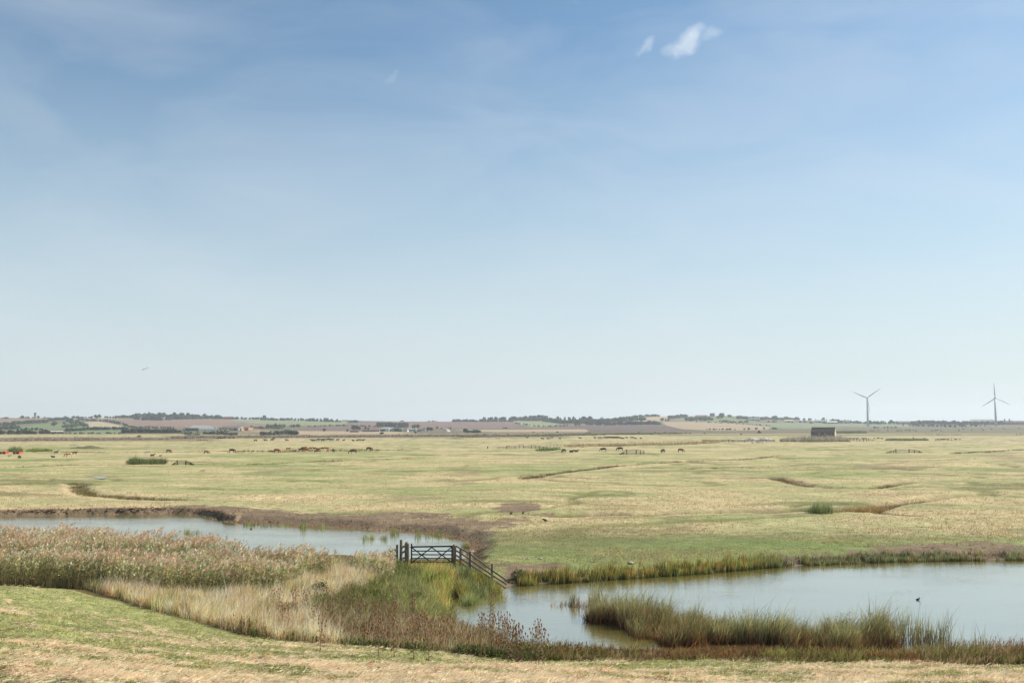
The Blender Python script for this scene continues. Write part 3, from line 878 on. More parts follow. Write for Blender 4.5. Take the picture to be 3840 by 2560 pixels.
for cs, cl, mm in ((lin(128, 92, 66) * .55, lin(118, 78, 56) * .55, m & (pyk > 2290) & (fs > .5)), (lin(150, 122, 90) * .55, lin(150, 118, 88) * .58, m & (pyk > 2250) & (fs <= .55)),
                   (lin(110, 112, 66) * .55, lin(126, 138, 78) * .6, m & (pyk <= 2330))):
    weedplant(weed, xs[mm], ys[mm], zs[mm], .55 + .4 * fs[mm], cs, cl, 9)
# leafy green low herbs at the foot
def near_toe(a, b, dens, px0=-500, px1=5000):
    xa = rng.uniform(-40, 40, int(dens * 80 * 45)); ya = rng.uniform(36, 72, len(xa))
    t = -sdf(TOE_POLY, xa, ya)
    p, q = proj(xa, ya, .3)
    m = (t > a) & (t < b) & (p > px0) & (p < px1)
    return xa[m], ya[m], t[m], p[m]
xa, ya, ta, pa = near_toe(-1.6, .6, 16, 900, 2100)
fa = fbm(xa, ya, 1.6, 3, 76); mm = fa > .47
za = gz(xa, ya)
weedplant(greenp, xa[mm], ya[mm], za[mm], .22 + .25 * fa[mm], lin(90, 100, 60) * .4, lin(108, 122, 72) * .45, 12, .10, .06)
# strip of docks, rusty sedge and ochre grass on the near shore of the right pond
xa, ya, ta, pa = near_toe(-2.9, .1, 30, 1700, 5600)
fa = fbm(xa, ya, 1.7, 4, 77, .6); fb = fbm(xa, ya, 5, 2, 78)
za = gz(xa, ya)
ok = (za > WATER - .25)
xa, ya, za, fa, fb, pa, ta = (q[ok] for q in (xa, ya, za, fa, fb, pa, ta))
hs_ = np.interp(pa, [1700, 2100, 2300, 3400, 3600], [.55, .42, .36, .44, .68]) * (.7 + .7 * fa) * np.where(ta > -.8, .6, 1)
cc = np.where((fb > .58)[:, None], lin(168, 128, 78) * .58, np.where((fa > .48)[:, None], lin(160, 156, 90) * .62, lin(190, 166, 122) * .62))
tuft(brown, xa, ya, za, 9, hs_, .014, .32, .28, lin(96, 84, 44) * .5, cc * 1.1, 2, spread=.13)
mm = (fa > .45) & (rng.random(len(xa)) < np.where(pa < 2850, .8, .3))
weedplant(brown, xa[mm], ya[mm], za[mm], hs_[mm] * 1.15, lin(138, 104, 80) * .5, lin(136, 98, 78) * .5, 8)
# far shore sedge of the right pond
sh = POND_R[4:19]
L_ = []
for a, b in zip(sh, sh[1:]):
    Ls = np.linalg.norm(b - a); n = int(Ls * 75)
    t = rng.random(n); L_.append(a + (b - a) * t[:, None])
q = np.concatenate(L_); q[:, 1] += rng.uniform(-.35, 1.3, len(q))
x, y = q.T; px_, py_ = proj(x, y, -.7)
f = fbm(x, y, 2.2, 3, 79); fl = fbm(x, y, 7, 2, 80); z = np.maximum(gz(x, y), WATER - .1)
keepm = (rng.random(len(x)) < np.where(px_ > 2850, sstep(.28, .5, f), sstep(.2, .42, f))) & (px_ < 5400)
x, y, z, px_, f, fl = (a[keepm] for a in (x, y, z, px_, f, fl))
rt = sstep(2700, 3100, px_)
hh = (.74 * (1 - rt) + .44 * rt) * (.65 + .6 * f)
rust = rng.random(len(x)) < np.where(px_ < 2800, .45, .2)
c1 = np.where(rust[:, None], lin(186, 146, 84) * .6, lin(156, 162, 84) * .62 * (1 - rt[:, None]) + lin(146, 152, 112) * .62 * rt[:, None])
tuft(greenp, x, y, z, 5, hh, .022, .12, .12, lin(88, 90, 52) * .5, c1, 2, spread=.09)

pale.build('dry_grass', DRY, 'stuff', 'tall pale dry grass between the reed bed and the mown bank', 'dry grass')
weed.build('weeds', LEAF, 'stuff', 'tangle of brown and olive weeds on the land left of the pond', 'weeds')
greenp.build('sedge', LEAF, 'stuff', 'green sedge and herbs along the pond shores', 'sedge')
brown.build('dock_weeds', LEAF, 'stuff', 'rusty docks and ochre grass along the near shore of the right pond', 'weeds')

# yellow ragwort flowers
fl_ = Acc()
x, y = scatter(ROUGH, 1.6)
px_, py_ = proj(x, y, .4)
f = fbm(x, y, 2.0, 2, 82); m = (f > .55) & (px_ > 450)
x, y = x[m], y[m]; z = gz(x, y)
tuft(fl_, x, y, z, 1, .7, .014, .15, .1, lin(96, 110, 50) * .5, lin(110, 120, 60) * .5, 2)
n = len(x); P = np.repeat(np.stack([x, y, z + .55], 1), 7, 0) + rng.normal(0, .09, (n * 7, 3))
for _ in range(2): fl_.blades(P, rdir(n * 7, 1.2), .06, np.zeros((n * 7, 3)), .06, rside(n * 7), jit(lin(226, 206, 40) * .7, n * 7), jit(lin(226, 206, 40) * .7, n * 7), 1)
fl_.build('ragwort', FLOWER, 'stuff', 'yellow ragwort flowers scattered among the weeds', 'wild flowers')

# --- club-rush stand in the right pond
isl = [(2205, 2322), (2240, 2335), (2340, 2338), (2400, 2420), (2570, 2424), (2744, 2410), (2880, 2417), (3000, 2432), (3162, 2447), (3345, 2430), (3350, 2396), (3200, 2394),
       (3050, 2402), (2950, 2386), (2800, 2386), (2700, 2372), (2570, 2346), (2450, 2326), (2300, 2316)]
isl = unp(*np.array(isl, float).T, WATER)
rush = Acc(2.3)
x, y = scatter(isl, 60)
f = fbm(x, y, 2.0, 3, 83, .6); px_, py_ = proj(x, y, WATER)
x = x + (fbm(x, y, 1, 2, 84) - .5)
f3 = fbm(x, y, 1.1, 3, 183, .6)
keepm = rng.random(len(x)) < sstep(.26, .42, f) * sstep(.28, .46, f3)
x, y, f, px_, f3 = x[keepm], y[keepm], f[keepm], px_[keepm], f3[keepm]
z = np.full(len(x), WATER - .05)
h = (1.15 + .55 * (f - .5) * 2) * (.45 + 1.1 * f3) * .88 - .3 * sstep(2950, 3080, px_) * (1 - sstep(3080, 3160, px_))
gcol = np.where((f > .5)[:, None], lin(156, 158, 110) * .64, lin(136, 132, 86) * .6)
tuft(rush, x, y, z, 8, h, .012, .26, .2, lin(108, 66, 40) * .42, gcol, 3, hv=.2, spread=.14)
redm = fbm(x, y, 1.6, 3, 85) > .39
tuft(rush, x[redm], y[redm], z[redm], 5, h[redm] * .72, .018, .42, .3, lin(96, 58, 38) * .42, lin(156, 108, 76) * .52, 2, spread=.18)
n = len(x); tp = rng.random(n) < .22
P = np.stack([x + .08, y, z + h * .97], 1)[tp] + rng.normal(0, .07, (tp.sum(), 3))
for _ in range(3): rush.blades(P, rdir(len(P), 1.2), .05, np.zeros((len(P), 3)), .045, rside(len(P)), lin(110, 70, 46) * .5, lin(110, 70, 46) * .5, 1)
# thin stems at the right end and the broken left end
for (xa_, xb_, ya_, yb_, nn, hh_) in ((3352, 3440, 2398, 2420, 26, 1.4), (3430, 3500, 2395, 2424, 34, 1.25), (3500, 3560, 2398, 2425, 22, 1.35), (3570, 3720, 2404, 2440, 9, .8),
                                (2210, 2245, 2268, 2282, 26, 1.15), (2140, 2170, 2262, 2272, 16, .9), (2245, 2262, 2300, 2325, 26, 1.3)):
    pp = unp(rng.uniform(xa_, xb_, nn), rng.uniform(ya_, yb_, nn), WATER)
    tuft(rush, pp[:, 0], pp[:, 1], np.full(nn, WATER - .05), 5, hh_, .012, .14, .12, lin(96, 84, 60) * .5, lin(140, 140, 96) * .6, 3, spread=.12)
pp = unp(rng.uniform(2068, 2215, 46), rng.uniform(2264, 2274, 46), WATER)
tuft(rush, pp[:, 0], pp[:, 1], np.full(46, WATER - .03), 6, .5, .014, .95, .3, lin(120, 104, 84) * .5, lin(190, 170, 140) * .6, 2, spread=.1)
rush.build('club_rush', LEAF, 'stuff', 'stand of green and rust brown club-rush growing in the right pond', 'rushes')

# --- thin emergent stems in the left pond
em = Acc(1.3)
for (xa_, xb_, ya_, yb_, nn, hh_) in ((690, 755, 1995, 2003, 26, .62), (905, 975, 1966, 1972, 30, .45), (980, 1100, 1970, 1976, 34, .35), (1120, 1150, 1972, 1984, 20, .7), (1180, 1215, 1976, 1984, 12, .6),
                                (1380, 1402, 2015, 2022, 14, .5), (1428, 1450, 2018, 2026, 16, .5), (1460, 1495, 1995, 2010, 22, .55), (1560, 1575, 1998, 2024, 12, .6), (1600, 1660, 2000, 2016, 34, .5),
                                (1735, 1760, 2050, 2058, 26, .5), (1360, 1380, 2010, 2030, 8, .5), (1680, 1700, 2016, 2022, 8, .3)):
    pp = unp(rng.uniform(xa_, xb_, nn), rng.uniform(ya_, yb_, nn), WATER)
    tuft(em, pp[:, 0], pp[:, 1], np.full(nn, WATER - .04), 5, hh_, .016, .14, .1, lin(130, 134, 74) * .6, lin(168, 172, 112) * .65, 2, spread=.12)
em.build('pond_grass', LEAF, 'stuff', 'thin pale green stems standing in the left pond', 'water grass')

# --- grass on the open marsh
CLUMP = .2
mg = Acc(1.2)
def marsh_pts(D0, D1, n):
    t = rng.random(n); Y = 1 / (1 / D0 + t * (1 / D1 - 1 / D0)) if D1 > D0 else D0
    X = rng.uniform(-.66, .66, n) * Y
    return X, Y
x, y = marsh_pts(66, 330, 134000)
z, wl, wr, toe, dd = ground_parts(x, y)
dry, dry2, green, fine = marsh_masks(x, y)
mudm = np.zeros(len(x), bool)
for p in MUD_POLYS:
    mudm |= inpoly(p, x + (fine - .5) * 3, y + (dry - .5) * 3)
ok = (np.minimum(wl, wr) > 1.0 + fine * 1.5) & (toe < -1) & (z > -.5) & ((x > -2) | (y > 96)) & (~mudm | (rng.random(len(x)) < .06))
ok &= ~((x < -2) & (y < 90))
ok &= rng.random(len(x)) < (.35 + .65 * np.clip(dry + dry2 * .3, 0, 1))
x, y, z, dry, green, fine, dd = (a[ok] for a in (x, y, z, dry, green, fine, dd))
sc = np.clip(y / 110, .7, 2.4)
st = dry[:, None]
c1 = (lin(220, 196, 156) * .64) * st + (lin(158, 162, 104) * .62) * (1 - st)
c0 = (lin(190, 170, 122) * .66) * st + (lin(140, 148, 88) * .66) * (1 - st)
tuft(mg, x, y, z, 3, (.08 + .10 * dry * fine * 2) * np.sqrt(sc), .05 * 1, .5, .3, c0, c1, 1, spread=.16)
# rough growth along the ditches
for pts, hw, dep in DITCH:
    for a, b in zip(pts, pts[1:]):
        Ls = np.linalg.norm(b - a); Dm = (a[1] + b[1]) / 2
        if Dm > 620: continue
        n = int(Ls * 16 * min(1, 140 / Dm)); t = rng.random(n); q = a + (b - a) * t[:, None]
        q += rng.normal(0, hw * .5, q.shape)
        zq = gz(q[:, 0], q[:, 1]); f = fbm(q[:, 0], q[:, 1], 8, 3, 86)
        m = f > .40
        cc = np.where((f > .55)[:, None], lin(138, 102, 68) * .52, lin(128, 132, 78) * .56)
        tuft(mg, q[m, 0], q[m, 1], zq[m], 5, .28 + .3 * f[m], .03 * max(1, Dm / 170), .35, .2, lin(120, 106, 68) * .5, cc[m] * 1.3, 2, spread=.2)
mg.build('marsh_grass', LEAF, 'stuff', 'short green and straw coloured grass growing over the marsh', 'grass')

CLUMP = .4
# --- reed and rush patches out on the marsh
def patch(name, poly, z, dens, h, c0, c1, w, lab, cat='reeds', tilt=.12, nb=5):
    a = Acc(1.7); pl_ = unp(*np.array(poly, float).T, z) if z is not None else np.array([hit(*q)[:2] for q in poly])
    x, y = scatter(pl_, dens)
    f = fbm(x, y, max(1.5, (pl_[:, 0].max() - pl_[:, 0].min()) / 9), 3, 87)
    ed = np.clip(-sdf(pl_, x, y), 0, 99); em_ = np.minimum(1, .25 + ed / max(.5, ed.max() * .5))
    g2 = fbm(x, y, max(2.5, (pl_[:, 0].max() - pl_[:, 0].min()) / 22), 4, 90, .65)
    m = (f > .3) & (rng.random(len(x)) < sstep(.30, .52, g2) * (.4 + .6 * em_)); x, y, f, em_, g2 = x[m], y[m], f[m], em_[m], g2[m]
    tuft(a, x, y, gz(x, y), nb, h * (.45 + 1.0 * g2) * (.55 + .45 * em_), w, tilt, .12, c0, c1, 2, spread=.35)
    return a.build(name, LEAF, 'stuff', lab, cat)
patch('reedmace', [(3030, 1922), (3120, 1924), (3125, 1910), (3035, 1908)], 0, 40, 1.15, lin(100, 108, 66) * .5, lin(150, 160, 104) * .62, .03, 'clump of green reedmace in the ditch right of centre')
patch('dry_rushes', [(3125, 1921), (3250, 1922), (3330, 1906), (3360, 1885), (3120, 1906)], 0, 16, .7, lin(120, 92, 56) * .5, lin(200, 170, 118) * .6, .03, 'dry rushes beside the green reedmace clump', 'rushes')
patch('reedmace', [(2690, 1915), (2810, 1915), (2810, 1908), (2690, 1908)], 0, 10, .6, lin(90, 104, 72) * .5, lin(150, 164, 130) * .6, .03, 'low grey green reedmace along the ditch')
patch('reeds', [(472, 1741), (622, 1741), (622, 1731), (480, 1731)], 0, 5, 1.2, lin(84, 92, 54) * .45, lin(128, 136, 82) * .54, .07, 'dark green reed patch beside the small gate on the left')
patch('reeds', [(28, 1694), (82, 1694), (82, 1689), (28, 1689)], 0, 2.2, 1.5, lin(90, 104, 60) * .5, lin(136, 150, 92) * .58, .12, 'green reed patch behind the red cattle trailers')
patch('reeds', [(98, 1693), (195, 1693), (195, 1688), (98, 1688)], 0, 2.0, 1.0, lin(90, 104, 60) * .5, lin(160, 164, 84) * .58, .12, 'yellow green reed patch right of the red trailers')
patch('reeds', [(2000, 1692), (2060, 1692), (2115, 1684), (2060, 1684), (2020, 1686)], 0, 2.5, .7, lin(88, 104, 56) * .5, lin(128, 146, 88) * .58, .1, 'low green rushes in the wet hollow at the centre')
patch('reeds', [(3320, 1651), (3395, 1652), (3480, 1651), (3480, 1648), (3320, 1648)], 0, .7, 1.0, lin(88, 98, 56) * .5, lin(108, 126, 70) * .55, .2, 'dark green rushes between the pens on the right')
patch('reeds', [(2920, 1657), (3190, 1656), (3180, 1650), (3130, 1650), (2940, 1652)], 0, 1.1, 2.9, lin(120, 120, 76) * .5, lin(190, 174, 160) * .6, .16, 'band of greyish lilac reeds in front of the brick barn')
patch('reeds', [(2120, 1674), (2560, 1668), (2700, 1660), (2700, 1656), (2560, 1662), (2120, 1670)], 0, 1.0, 1.1, lin(150, 132, 90) * .55, lin(204, 176, 138) * .6, .14, 'brown dried reeds along the wire fence at the centre')
patch('reeds', [(3130, 1632), (3250, 1632), (3250, 1628), (3130, 1628)], 0, .4, 1.1, lin(84, 96, 56) * .5, lin(120, 132, 84) * .52, .25, 'green rushes right behind the brick barn')
patch('reeds', [(-60, 1655), (640, 1648), (640, 1643), (-60, 1645)], 0, .35, 1.4, lin(144, 128, 108) * .5, lin(184, 166, 146) * .58, .3, 'purplish reed belt across the far marsh on the left')
patch('reeds', [(640, 1645), (1280, 1640), (2000, 1637), (2000, 1634), (1280, 1635), (640, 1638)], 0, .22, 1.6, lin(130, 114, 96) * .48, lin(178, 158, 142) * .54, .35, 'pale purplish reed belt across the far marsh below the farms')
patch('reeds', [(1720, 1640), (2560, 1632), (2560, 1629), (1720, 1636)], 0, .22, 1.0, lin(100, 100, 62) * .48, lin(124, 126, 84) * .52, .35, 'dark green sedge belt across the far marsh at the centre')
patch('reeds', [(850, 1698), (1440, 1690), (1440, 1687), (850, 1693)], 0, .35, .8, lin(124, 120, 72) * .5, lin(150, 148, 92) * .56, .12, 'dark tufts behind the brown cattle', 'rushes')

# --- mown grass and hay on the bank
CLUMP = .25
mw = Acc(1.4)
n = 1060000
t = rng.random(n) ** 1.0; Y = 1 / (1 / 7 + t * (1 / 66 - 1 / 7)); X = rng.uniform(-.66, .66, n) * Y
z, wl, wr, toe, dd = ground_parts(X, Y)
_px, _py = proj(X, Y, z)
m = (toe > .1) & (_py < 2600)
X, Y, z, toe = X[m], Y[m], z[m], toe[m]
H_ = hay_mask(X, Y, toe); fine = fbm(X, Y, .8, 3, 88, .6); f2 = fbm(X, Y, 2.6, 3, 89)
isg = rng.random(len(X)) > H_ * .85 + .06
gc = np.where((f2 > .55)[:, None], lin(134, 148, 82) * .62, np.where((fine > .55)[:, None], lin(176, 178, 98) * .62, lin(150, 158, 84) * .62))
gc = gc * np.clip(.35 + .8 * fbm(X, Y, .45, 3, 191, .6) + .5 * fbm(X, Y, 1.6, 3, 192, .6), .45, 1.6)[:, None]
gc = np.where((rng.random(len(X)) < .34)[:, None], lin(206, 184, 134) * .64, gc)
tuft(mw, X[isg], Y[isg], z[isg], 2, .045 + .07 * fine[isg], .022, .55, .35, gc[isg] * .75, gc[isg] * 1.1, 1, spread=.05)
hs = ~isg
P = np.stack([X[hs], Y[hs], z[hs] + rng.random(hs.sum()) * .05 * (1 + 2 * fine[hs])], 1)
D = rdir(len(P), .25); D = np.stack([D[:, 2] * np.cos(a_ := rng.uniform(-1.2, 1.2, len(P))), D[:, 2] * np.sin(a_), np.abs(D[:, 0]) * .8], 1); D /= np.linalg.norm(D, axis=1)[:, None]
hc = jit(lin(228, 202, 168) * .85, len(P), .16, .04)
side = np.cross(D, UP); side /= np.linalg.norm(side, axis=1)[:, None]; side[:, 2] += rng.normal(0, .5, len(P))
for q in range(2):
    mw.blades(P + rng.normal(0, .04, P.shape) * (1, 1, .3), D, rng.uniform(.1, .26, len(P)), rng.normal(0, .2, P.shape), .018, side, hc * .85, hc, 1)
nh = 420                                                    # small heaps of raked hay
t = rng.random(nh); hy = 1 / (1 / 8 + t * (1 / 58 - 1 / 8)); hx = rng.uniform(-.55, .55, nh) * hy
hz_, _a, _b, ht, _c = ground_parts(hx, hy); mk = (ht > 1) & (hay_mask(hx, hy, ht) > .5)
for X0, Y0, Z0 in zip(hx[mk], hy[mk], hz_[mk]):
    k_ = 110; rr = rng.uniform(.15, .45); q_ = rng.normal(0, 1, (k_, 2)) * rr * .5 * np.array([1.5, .7]); hh_ = rr * .42 * np.exp(-(q_ ** 2).sum(1) / (rr * .6) ** 2) * rng.random(k_)
    a_ = rng.uniform(0, 2 * pi, k_); D_ = np.stack([np.cos(a_), np.sin(a_), rng.normal(0, .3, k_)], 1); D_ /= np.linalg.norm(D_, axis=1)[:, None]
    cc_ = jit(lin(206, 170, 134) * .7, k_, .3, .04)
    sd_ = np.cross(D_, UP); sd_ /= np.linalg.norm(sd_, axis=1)[:, None]; sd_[:, 2] += rng.normal(0, .6, k_)
    mw.blades(np.stack([X0 + q_[:, 0], Y0 + q_[:, 1], Z0 + hh_ + .02], 1), D_, rng.uniform(.12, .25, k_), rng.normal(0, .3, (k_, 3)), .025, sd_, cc_ * .8, cc_, 1)
mw.build('mown_grass', DRY, 'stuff', 'mown green grass with dry pinkish hay clippings on the near bank', 'grass')

CLUMP = .4
# --- trodden clods of mud round the left pond
cl = Acc()
base = np.array([(0, 0, 1), (1, 0, 0), (0, 1, 0), (-1, 0, 0), (0, -1, 0)], float)
tri = np.array([(0, 1, 2), (0, 2, 3), (0, 3, 4), (0, 4, 1)])
def clods(x, y, z, r, c):
    n = len(x); a = rng.uniform(0, 2 * pi, n)
    V = base[None] * r[:, None, None] * np.clip(1 + rng.normal(0, .3, (n, 5, 3)), .3, 2)
    V[..., 2] *= .8
    V = np.stack([V[..., 0] * np.cos(a)[:, None] - V[..., 1] * np.sin(a)[:, None], V[..., 0] * np.sin(a)[:, None] + V[..., 1] * np.cos(a)[:, None], V[..., 2] - .05], -1)
    V += np.stack([x, y, z], 1)[:, None]
    cl.add(V, np.arange(n)[:, None, None] * 5 + tri[None], np.repeat(c[:, None], 5, 1))
shoreL = POND_L[:19]
L_ = []
for a, b in zip(shoreL, shoreL[1:]):
    Ls = np.linalg.norm(b - a); n = int(Ls * 30); L_.append(a + (b - a) * rng.random(n)[:, None])
q = np.concatenate(L_); q += rng.normal(0, .5, q.shape) + (0, .5)
m = np.abs(q[:, 0] / q[:, 1]) < .56; q = q[m]
clods(q[:, 0], q[:, 1], np.maximum(gz(q[:, 0], q[:, 1]), WATER - .03), rng.uniform(.05, .2, len(q)), jit(lin(138, 112, 88) * .6, len(q), .25, .04))
for p in MUD_POLYS[:3]:
    x, y = scatter(p, 5); m = (np.abs(x / y) < .56) & (sdf(p, x, y) < -.4); x, y = x[m], y[m]
    z, wl, wr, *_r = ground_parts(x, y); m = np.minimum(wl, wr) > .2
    clods(x[m], y[m], z[m], rng.uniform(.04, .16, m.sum()), jit(lin(138, 112, 88) * .58, m.sum(), .28, .05))
cl.build('mud_clods', leafmat('mud_clods', 0.0), 'stuff', 'trodden clods of dry brown mud round the left pond', 'mud')
# ------------------------------------------------------------------ gate and fence between the ponds
WOOD = mat('weathered_oak', lin(156, 142, 124) * .7, .85, .6, 1.3, 9, .5, (1, 1, .25))
DARKW = mat('dark_tarred_wood', lin(52, 48, 44) * .7, .75, .7, 1.3, 12, .3)
def post(parent, px, yb, yt, Y, w, round_=False, lean=0, m=None, name='post', dome=False):
    b = at_y(px, yb, Y); t = at_y(px + lean, yt, Y)
    b.z -= .45
    k = B()
    if round_: k.tube([b, b.lerp(t, .5) + Vector((.008, 0, 0)), t - Vector((0, 0, .02)), t], [w * .52, w * .5, w * .47, w * .40], 9)
    elif dome: k.bar(b, t - Vector((0, 0, w * .45)), w, w * .92, (0, 1, 0)); k.tube([t - Vector((0, 0, w * .46)), t - Vector((0, 0, w * .2)), t], [w * .52, w * .42, w * .18], 8)
    else: k.bar(b, t, w, w * .9, (0, 1, 0))
    o = k.part(name, m or WOOD)
    o.parent = parent; o.matrix_parent_inverse = parent.matrix_world.inverted()
    return o
def rail(parent, a, b, w=.035, h=.09, m=None, name='rail'):
    o = B().bar(a, b, w, h).part(name, m or WOOD)
    o.parent = parent
    return o
def rooted(name, label, cat, group=None):
    """a top-level empty; parts keep world coordinates"""
    o = bpy.data.objects.new(name, None); link(o); return tag(o, label, cat, group)
def settle(root):
    """move the empty to the base of its parts without moving them"""
    bpy.context.view_layer.update()
    pts = [ch.matrix_world @ Vector(c) for ch in root.children for c in ch.bound_box]
    if not pts: return
    c = Vector((sum(p.x for p in pts) / len(pts), sum(p.y for p in pts) / len(pts), min(p.z for p in pts)))
    root.location = c
    for ch in root.children:
        if ch.type == 'MESH': ch.data.transform(Matrix.Translation(-c))
        for g in ch.children: g.location = g.location
gate = rooted('field_gate', 'dark five bar wooden field gate with crossed braces between the two ponds', 'gate')
gl, gr = 1541, 1697
YL, YR = 74.3, 73.6
def gp(f, py_l, py_r=None):
    """fraction along the gate, image rows at the left and right ends"""
    py_r = py_l if py_r is None else py_r
    Y = YL + (YR - YL) * f
    return at_y(gl + (gr - gl) * f, py_l + (py_r - py_l) * f, Y)
k = B(); k.bar(gp(.015, 2112), gp(.015, 2037), .10, .07, (0, 1, 0)); k.part('hinge_stile', DARKW, gate)
k = B(); k.bar(gp(.985, 2108), gp(.985, 2046), .08, .06, (0, 1, 0)); k.part('slam_stile', DARKW, gate)
rail(gate, gp(0, 2049.5), gp(1, 2047), .07, .105, DARKW, 'top_rail')
for yl in (2064.8, 2078.6, 2092.4, 2106): rail(gate, gp(0, yl), gp(1, yl), .03, .075, DARKW)
off = Vector((0, -.05, 0))
for a, b in (((.03, 2107), (.5, 2051)), ((.03, 2052), (.48, 2106)), ((.5, 2051), (.97, 2106)), ((.54, 2106), (.97, 2051))):
    rail(gate, gp(*a) + off, gp(*b) + off, .025, .075, DARKW, 'brace')
IRON = mat('rusty_iron', lin(96, 78, 66) * .5, .6)
for yl in (2050, 2106): B().bar(gp(-.03, yl) + Vector((0, -.06, 0)), gp(.22, yl) + Vector((0, -.06, 0)), .012, .05).part('strap_hinge', IRON, gate)
B().bar(gp(.93, 2061) + Vector((0, -.06, 0)), gp(1.03, 2061) + Vector((0, -.06, 0)), .02, .03).part('latch', IRON, gate)
settle(gate)
fr = rooted('post_and_rail_fence', 'weathered post and rail fence sloping from the gate down into the right pond', 'fence')
post(fr, 1704, 2117, 2039, 73.5, .27, name='gate_post', dome=True)
PR = [(1727, 2118, 2052, 72.6, .17, False), (1763.5, 2124, 2065, 71.2, .25, True), (1846, 2164, 2111, 68.6, .2, True)]
for q in PR: post(fr, q[0], q[1], q[2], q[3], q[4], q[5])
def rr(px, py, Y): return at_y(px, py, Y)
for rows in (((1711, 2047, 73.5), (1727, 2056, 72.5), (1763, 2076, 71.1), (1846, 2138, 68.5), (1901, 2176, 66.7)), ((1711, 2064, 73.5), (1727, 2073, 72.5), (1763, 2098, 71.1), (1846, 2156, 68.5), (1899, 2190, 66.7)),
             ((1711, 2081, 73.5), (1727, 2092, 72.5), (1763, 2116, 71.1), (1846, 2170, 68.5), (1897, 2205, 66.7)), ((1711, 2097, 73.5), (1727, 2107, 72.5), (1763, 2134, 71.1), (1800, 2152, 70))):
    for a, b in zip(rows, rows[1:]): rail(fr, rr(*a) + Vector((0, .07, 0)), rr(*b) + Vector((0, .07, 0)), .04, .12)
settle(fr)
fl2 = rooted('post_and_rail_fence', 'short weathered post and rail fence running left from the gate into the reeds', 'fence')
post(fl2, 1526, 2112, 2030, 74.4, .31, name='gate_post', dome=True)
post(fl2, 1503, 2106, 2022, 74.6, .23, True, 1.5); post(fl2, 1489.5, 2100, 2041, 75.3, .17)
for r0, r1, r2, r3 in ((2046, 2053, 2060, 2076), (2065, 2074, 2081, 2094), (2090, 2094, 2098, 2108)):
    rail(fl2, at_y(1520, r0, 74.5), at_y(1503, r1, 74.8), .04, .13); rail(fl2, at_y(1487, r2, 75.4), at_y(1440, r3, 77.5), .04, .13)
post(fl2, 1462, 2100, 2062, 76.4, .12)
settle(fl2)

# ------------------------------------------------------------------ teasels (tall dried heads)
STEM = mat('dry_stem', lin(150, 122, 90) * .8, .9)
HEAD = mat('teasel_head', lin(160, 120, 90) * .9, .95, .7, 1.3, 30)
def teasel_proto():
    r0 = rooted('teasel', 'x', 'teasel')
    k = B(); k.tube([(0, 0, -.1), (.01, 0, .6), (.03, .01, 1.2), (.04, 0, 1.5)], [.016, .013, .010, .006], 5)
    tips = [(.04, 0, 1.5)]
    for i in range(8):
        a = i * 2.4; z0 = .75 + .07 * i; L = .34 - .02 * i
        tip = (.02 + cos(a) * L * .6, sin(a) * L * .6, z0 + L * .95 + .05)
        k.tube([(.02, 0, z0), (.02 + cos(a) * L * .35, sin(a) * L * .35, z0 + L * .3), tip], [.007, .006, .005], 4)
        tips.append(tip)
    for i in range(14):                                # withered leaves up the stem
        a = i * 1.9; z0 = .08 + .07 * i
        k.tube([(.01, 0, z0), (.01 + cos(a) * .12, sin(a) * .12, z0 + .05), (.01 + cos(a) * .2, sin(a) * .2, z0 - .05)], [.012, .02, .004], 3)
    k.part('stem', STEM, r0)
    hm = B().tube([(0, 0, -.005), (0, 0, .015), (0, 0, .045), (0, 0, .075), (0, 0, .09)], [.007, .024, .029, .021, .005], 7).mesh('seed_head', HEAD)
    for t in tips:
        h = bpy.data.objects.new('seed_head', hm); h.location = t; link(h, r0)
    return r0
def stand(px, pyt, h):
    """plan position whose top, h above the ground, shows at the pixel"""
    best = None
    for Y in np.arange(36, 80, .5):
        p = at_y(px, pyt, float(Y)); g = float(gz(p.x, p.y)[0]); e = p.z - g - h
        if best is None and e < 0: return Vector((p.x, p.y, max(g, WATER)))
    return None
tp = teasel_proto(); first = True
TE = [((1838, 2277), (1850, 2277), (1818, 2297), (1843, 2300), (1872, 2302), (1855, 2330), (1880, 2310), (1805, 2330)), ((1803 + 8, 2305), (1905, 2305), (1840 + 60, 2325), (1918, 2350), (1888, 2340), (1925, 2330), (1945, 2372), (1955, 2385), (1932, 2378), (1905, 2355)),
      ((2013, 2334), (2020, 2345), (1992, 2372), (2035, 2385)), ((1545, 2222), (1548, 2260), (1580, 2298), (1552, 2330), (1458, 2275), (1422, 2268), (1470, 2272), (1485, 2210), (1568, 2300), (1655, 2300), (1480, 2360), (1420, 2340), (1610, 2350)),
      ((1042, 2206), (1028, 2216), (1098, 2216), (1133, 2206), (1148, 2213), (1108, 2228), (1085, 2258), (1172, 2272), (1064, 2265), (1310, 2180), (1290, 2212), (1340, 2250), (1250, 2240), (1200, 2300))]
TL = ['x', 'tall brown teasel standing against the water in the row left of the photo centre', 'tall brown teasel in the outermost clump on the shore near the photo centre',
      'dried teasel standing in the olive weeds below the gate', 'dark headed teasel standing in the pale dry grass left of the gate']
TL[0] = 'tall brown teasel in the first clump against the water beyond the weeds'
for lab, pts in zip(TL, TE):
    for (px, py) in pts:
        P = stand(px, py, 1.5)
        if P is None: continue
        o = tp if first else copy_tree(tp); first = False
        sc = random.uniform(.92, 1.08); o.location = P; o.rotation_euler = (random.uniform(-.05, .05), random.uniform(-.03, .08), random.uniform(0, 6.3)); o.scale = (sc,) * 3
        tag(o, lab, 'teasel', lab.replace('tall brown teasel', 'teasels').replace('dried teasel', 'teasels').replace('dark headed teasel', 'teasels'))

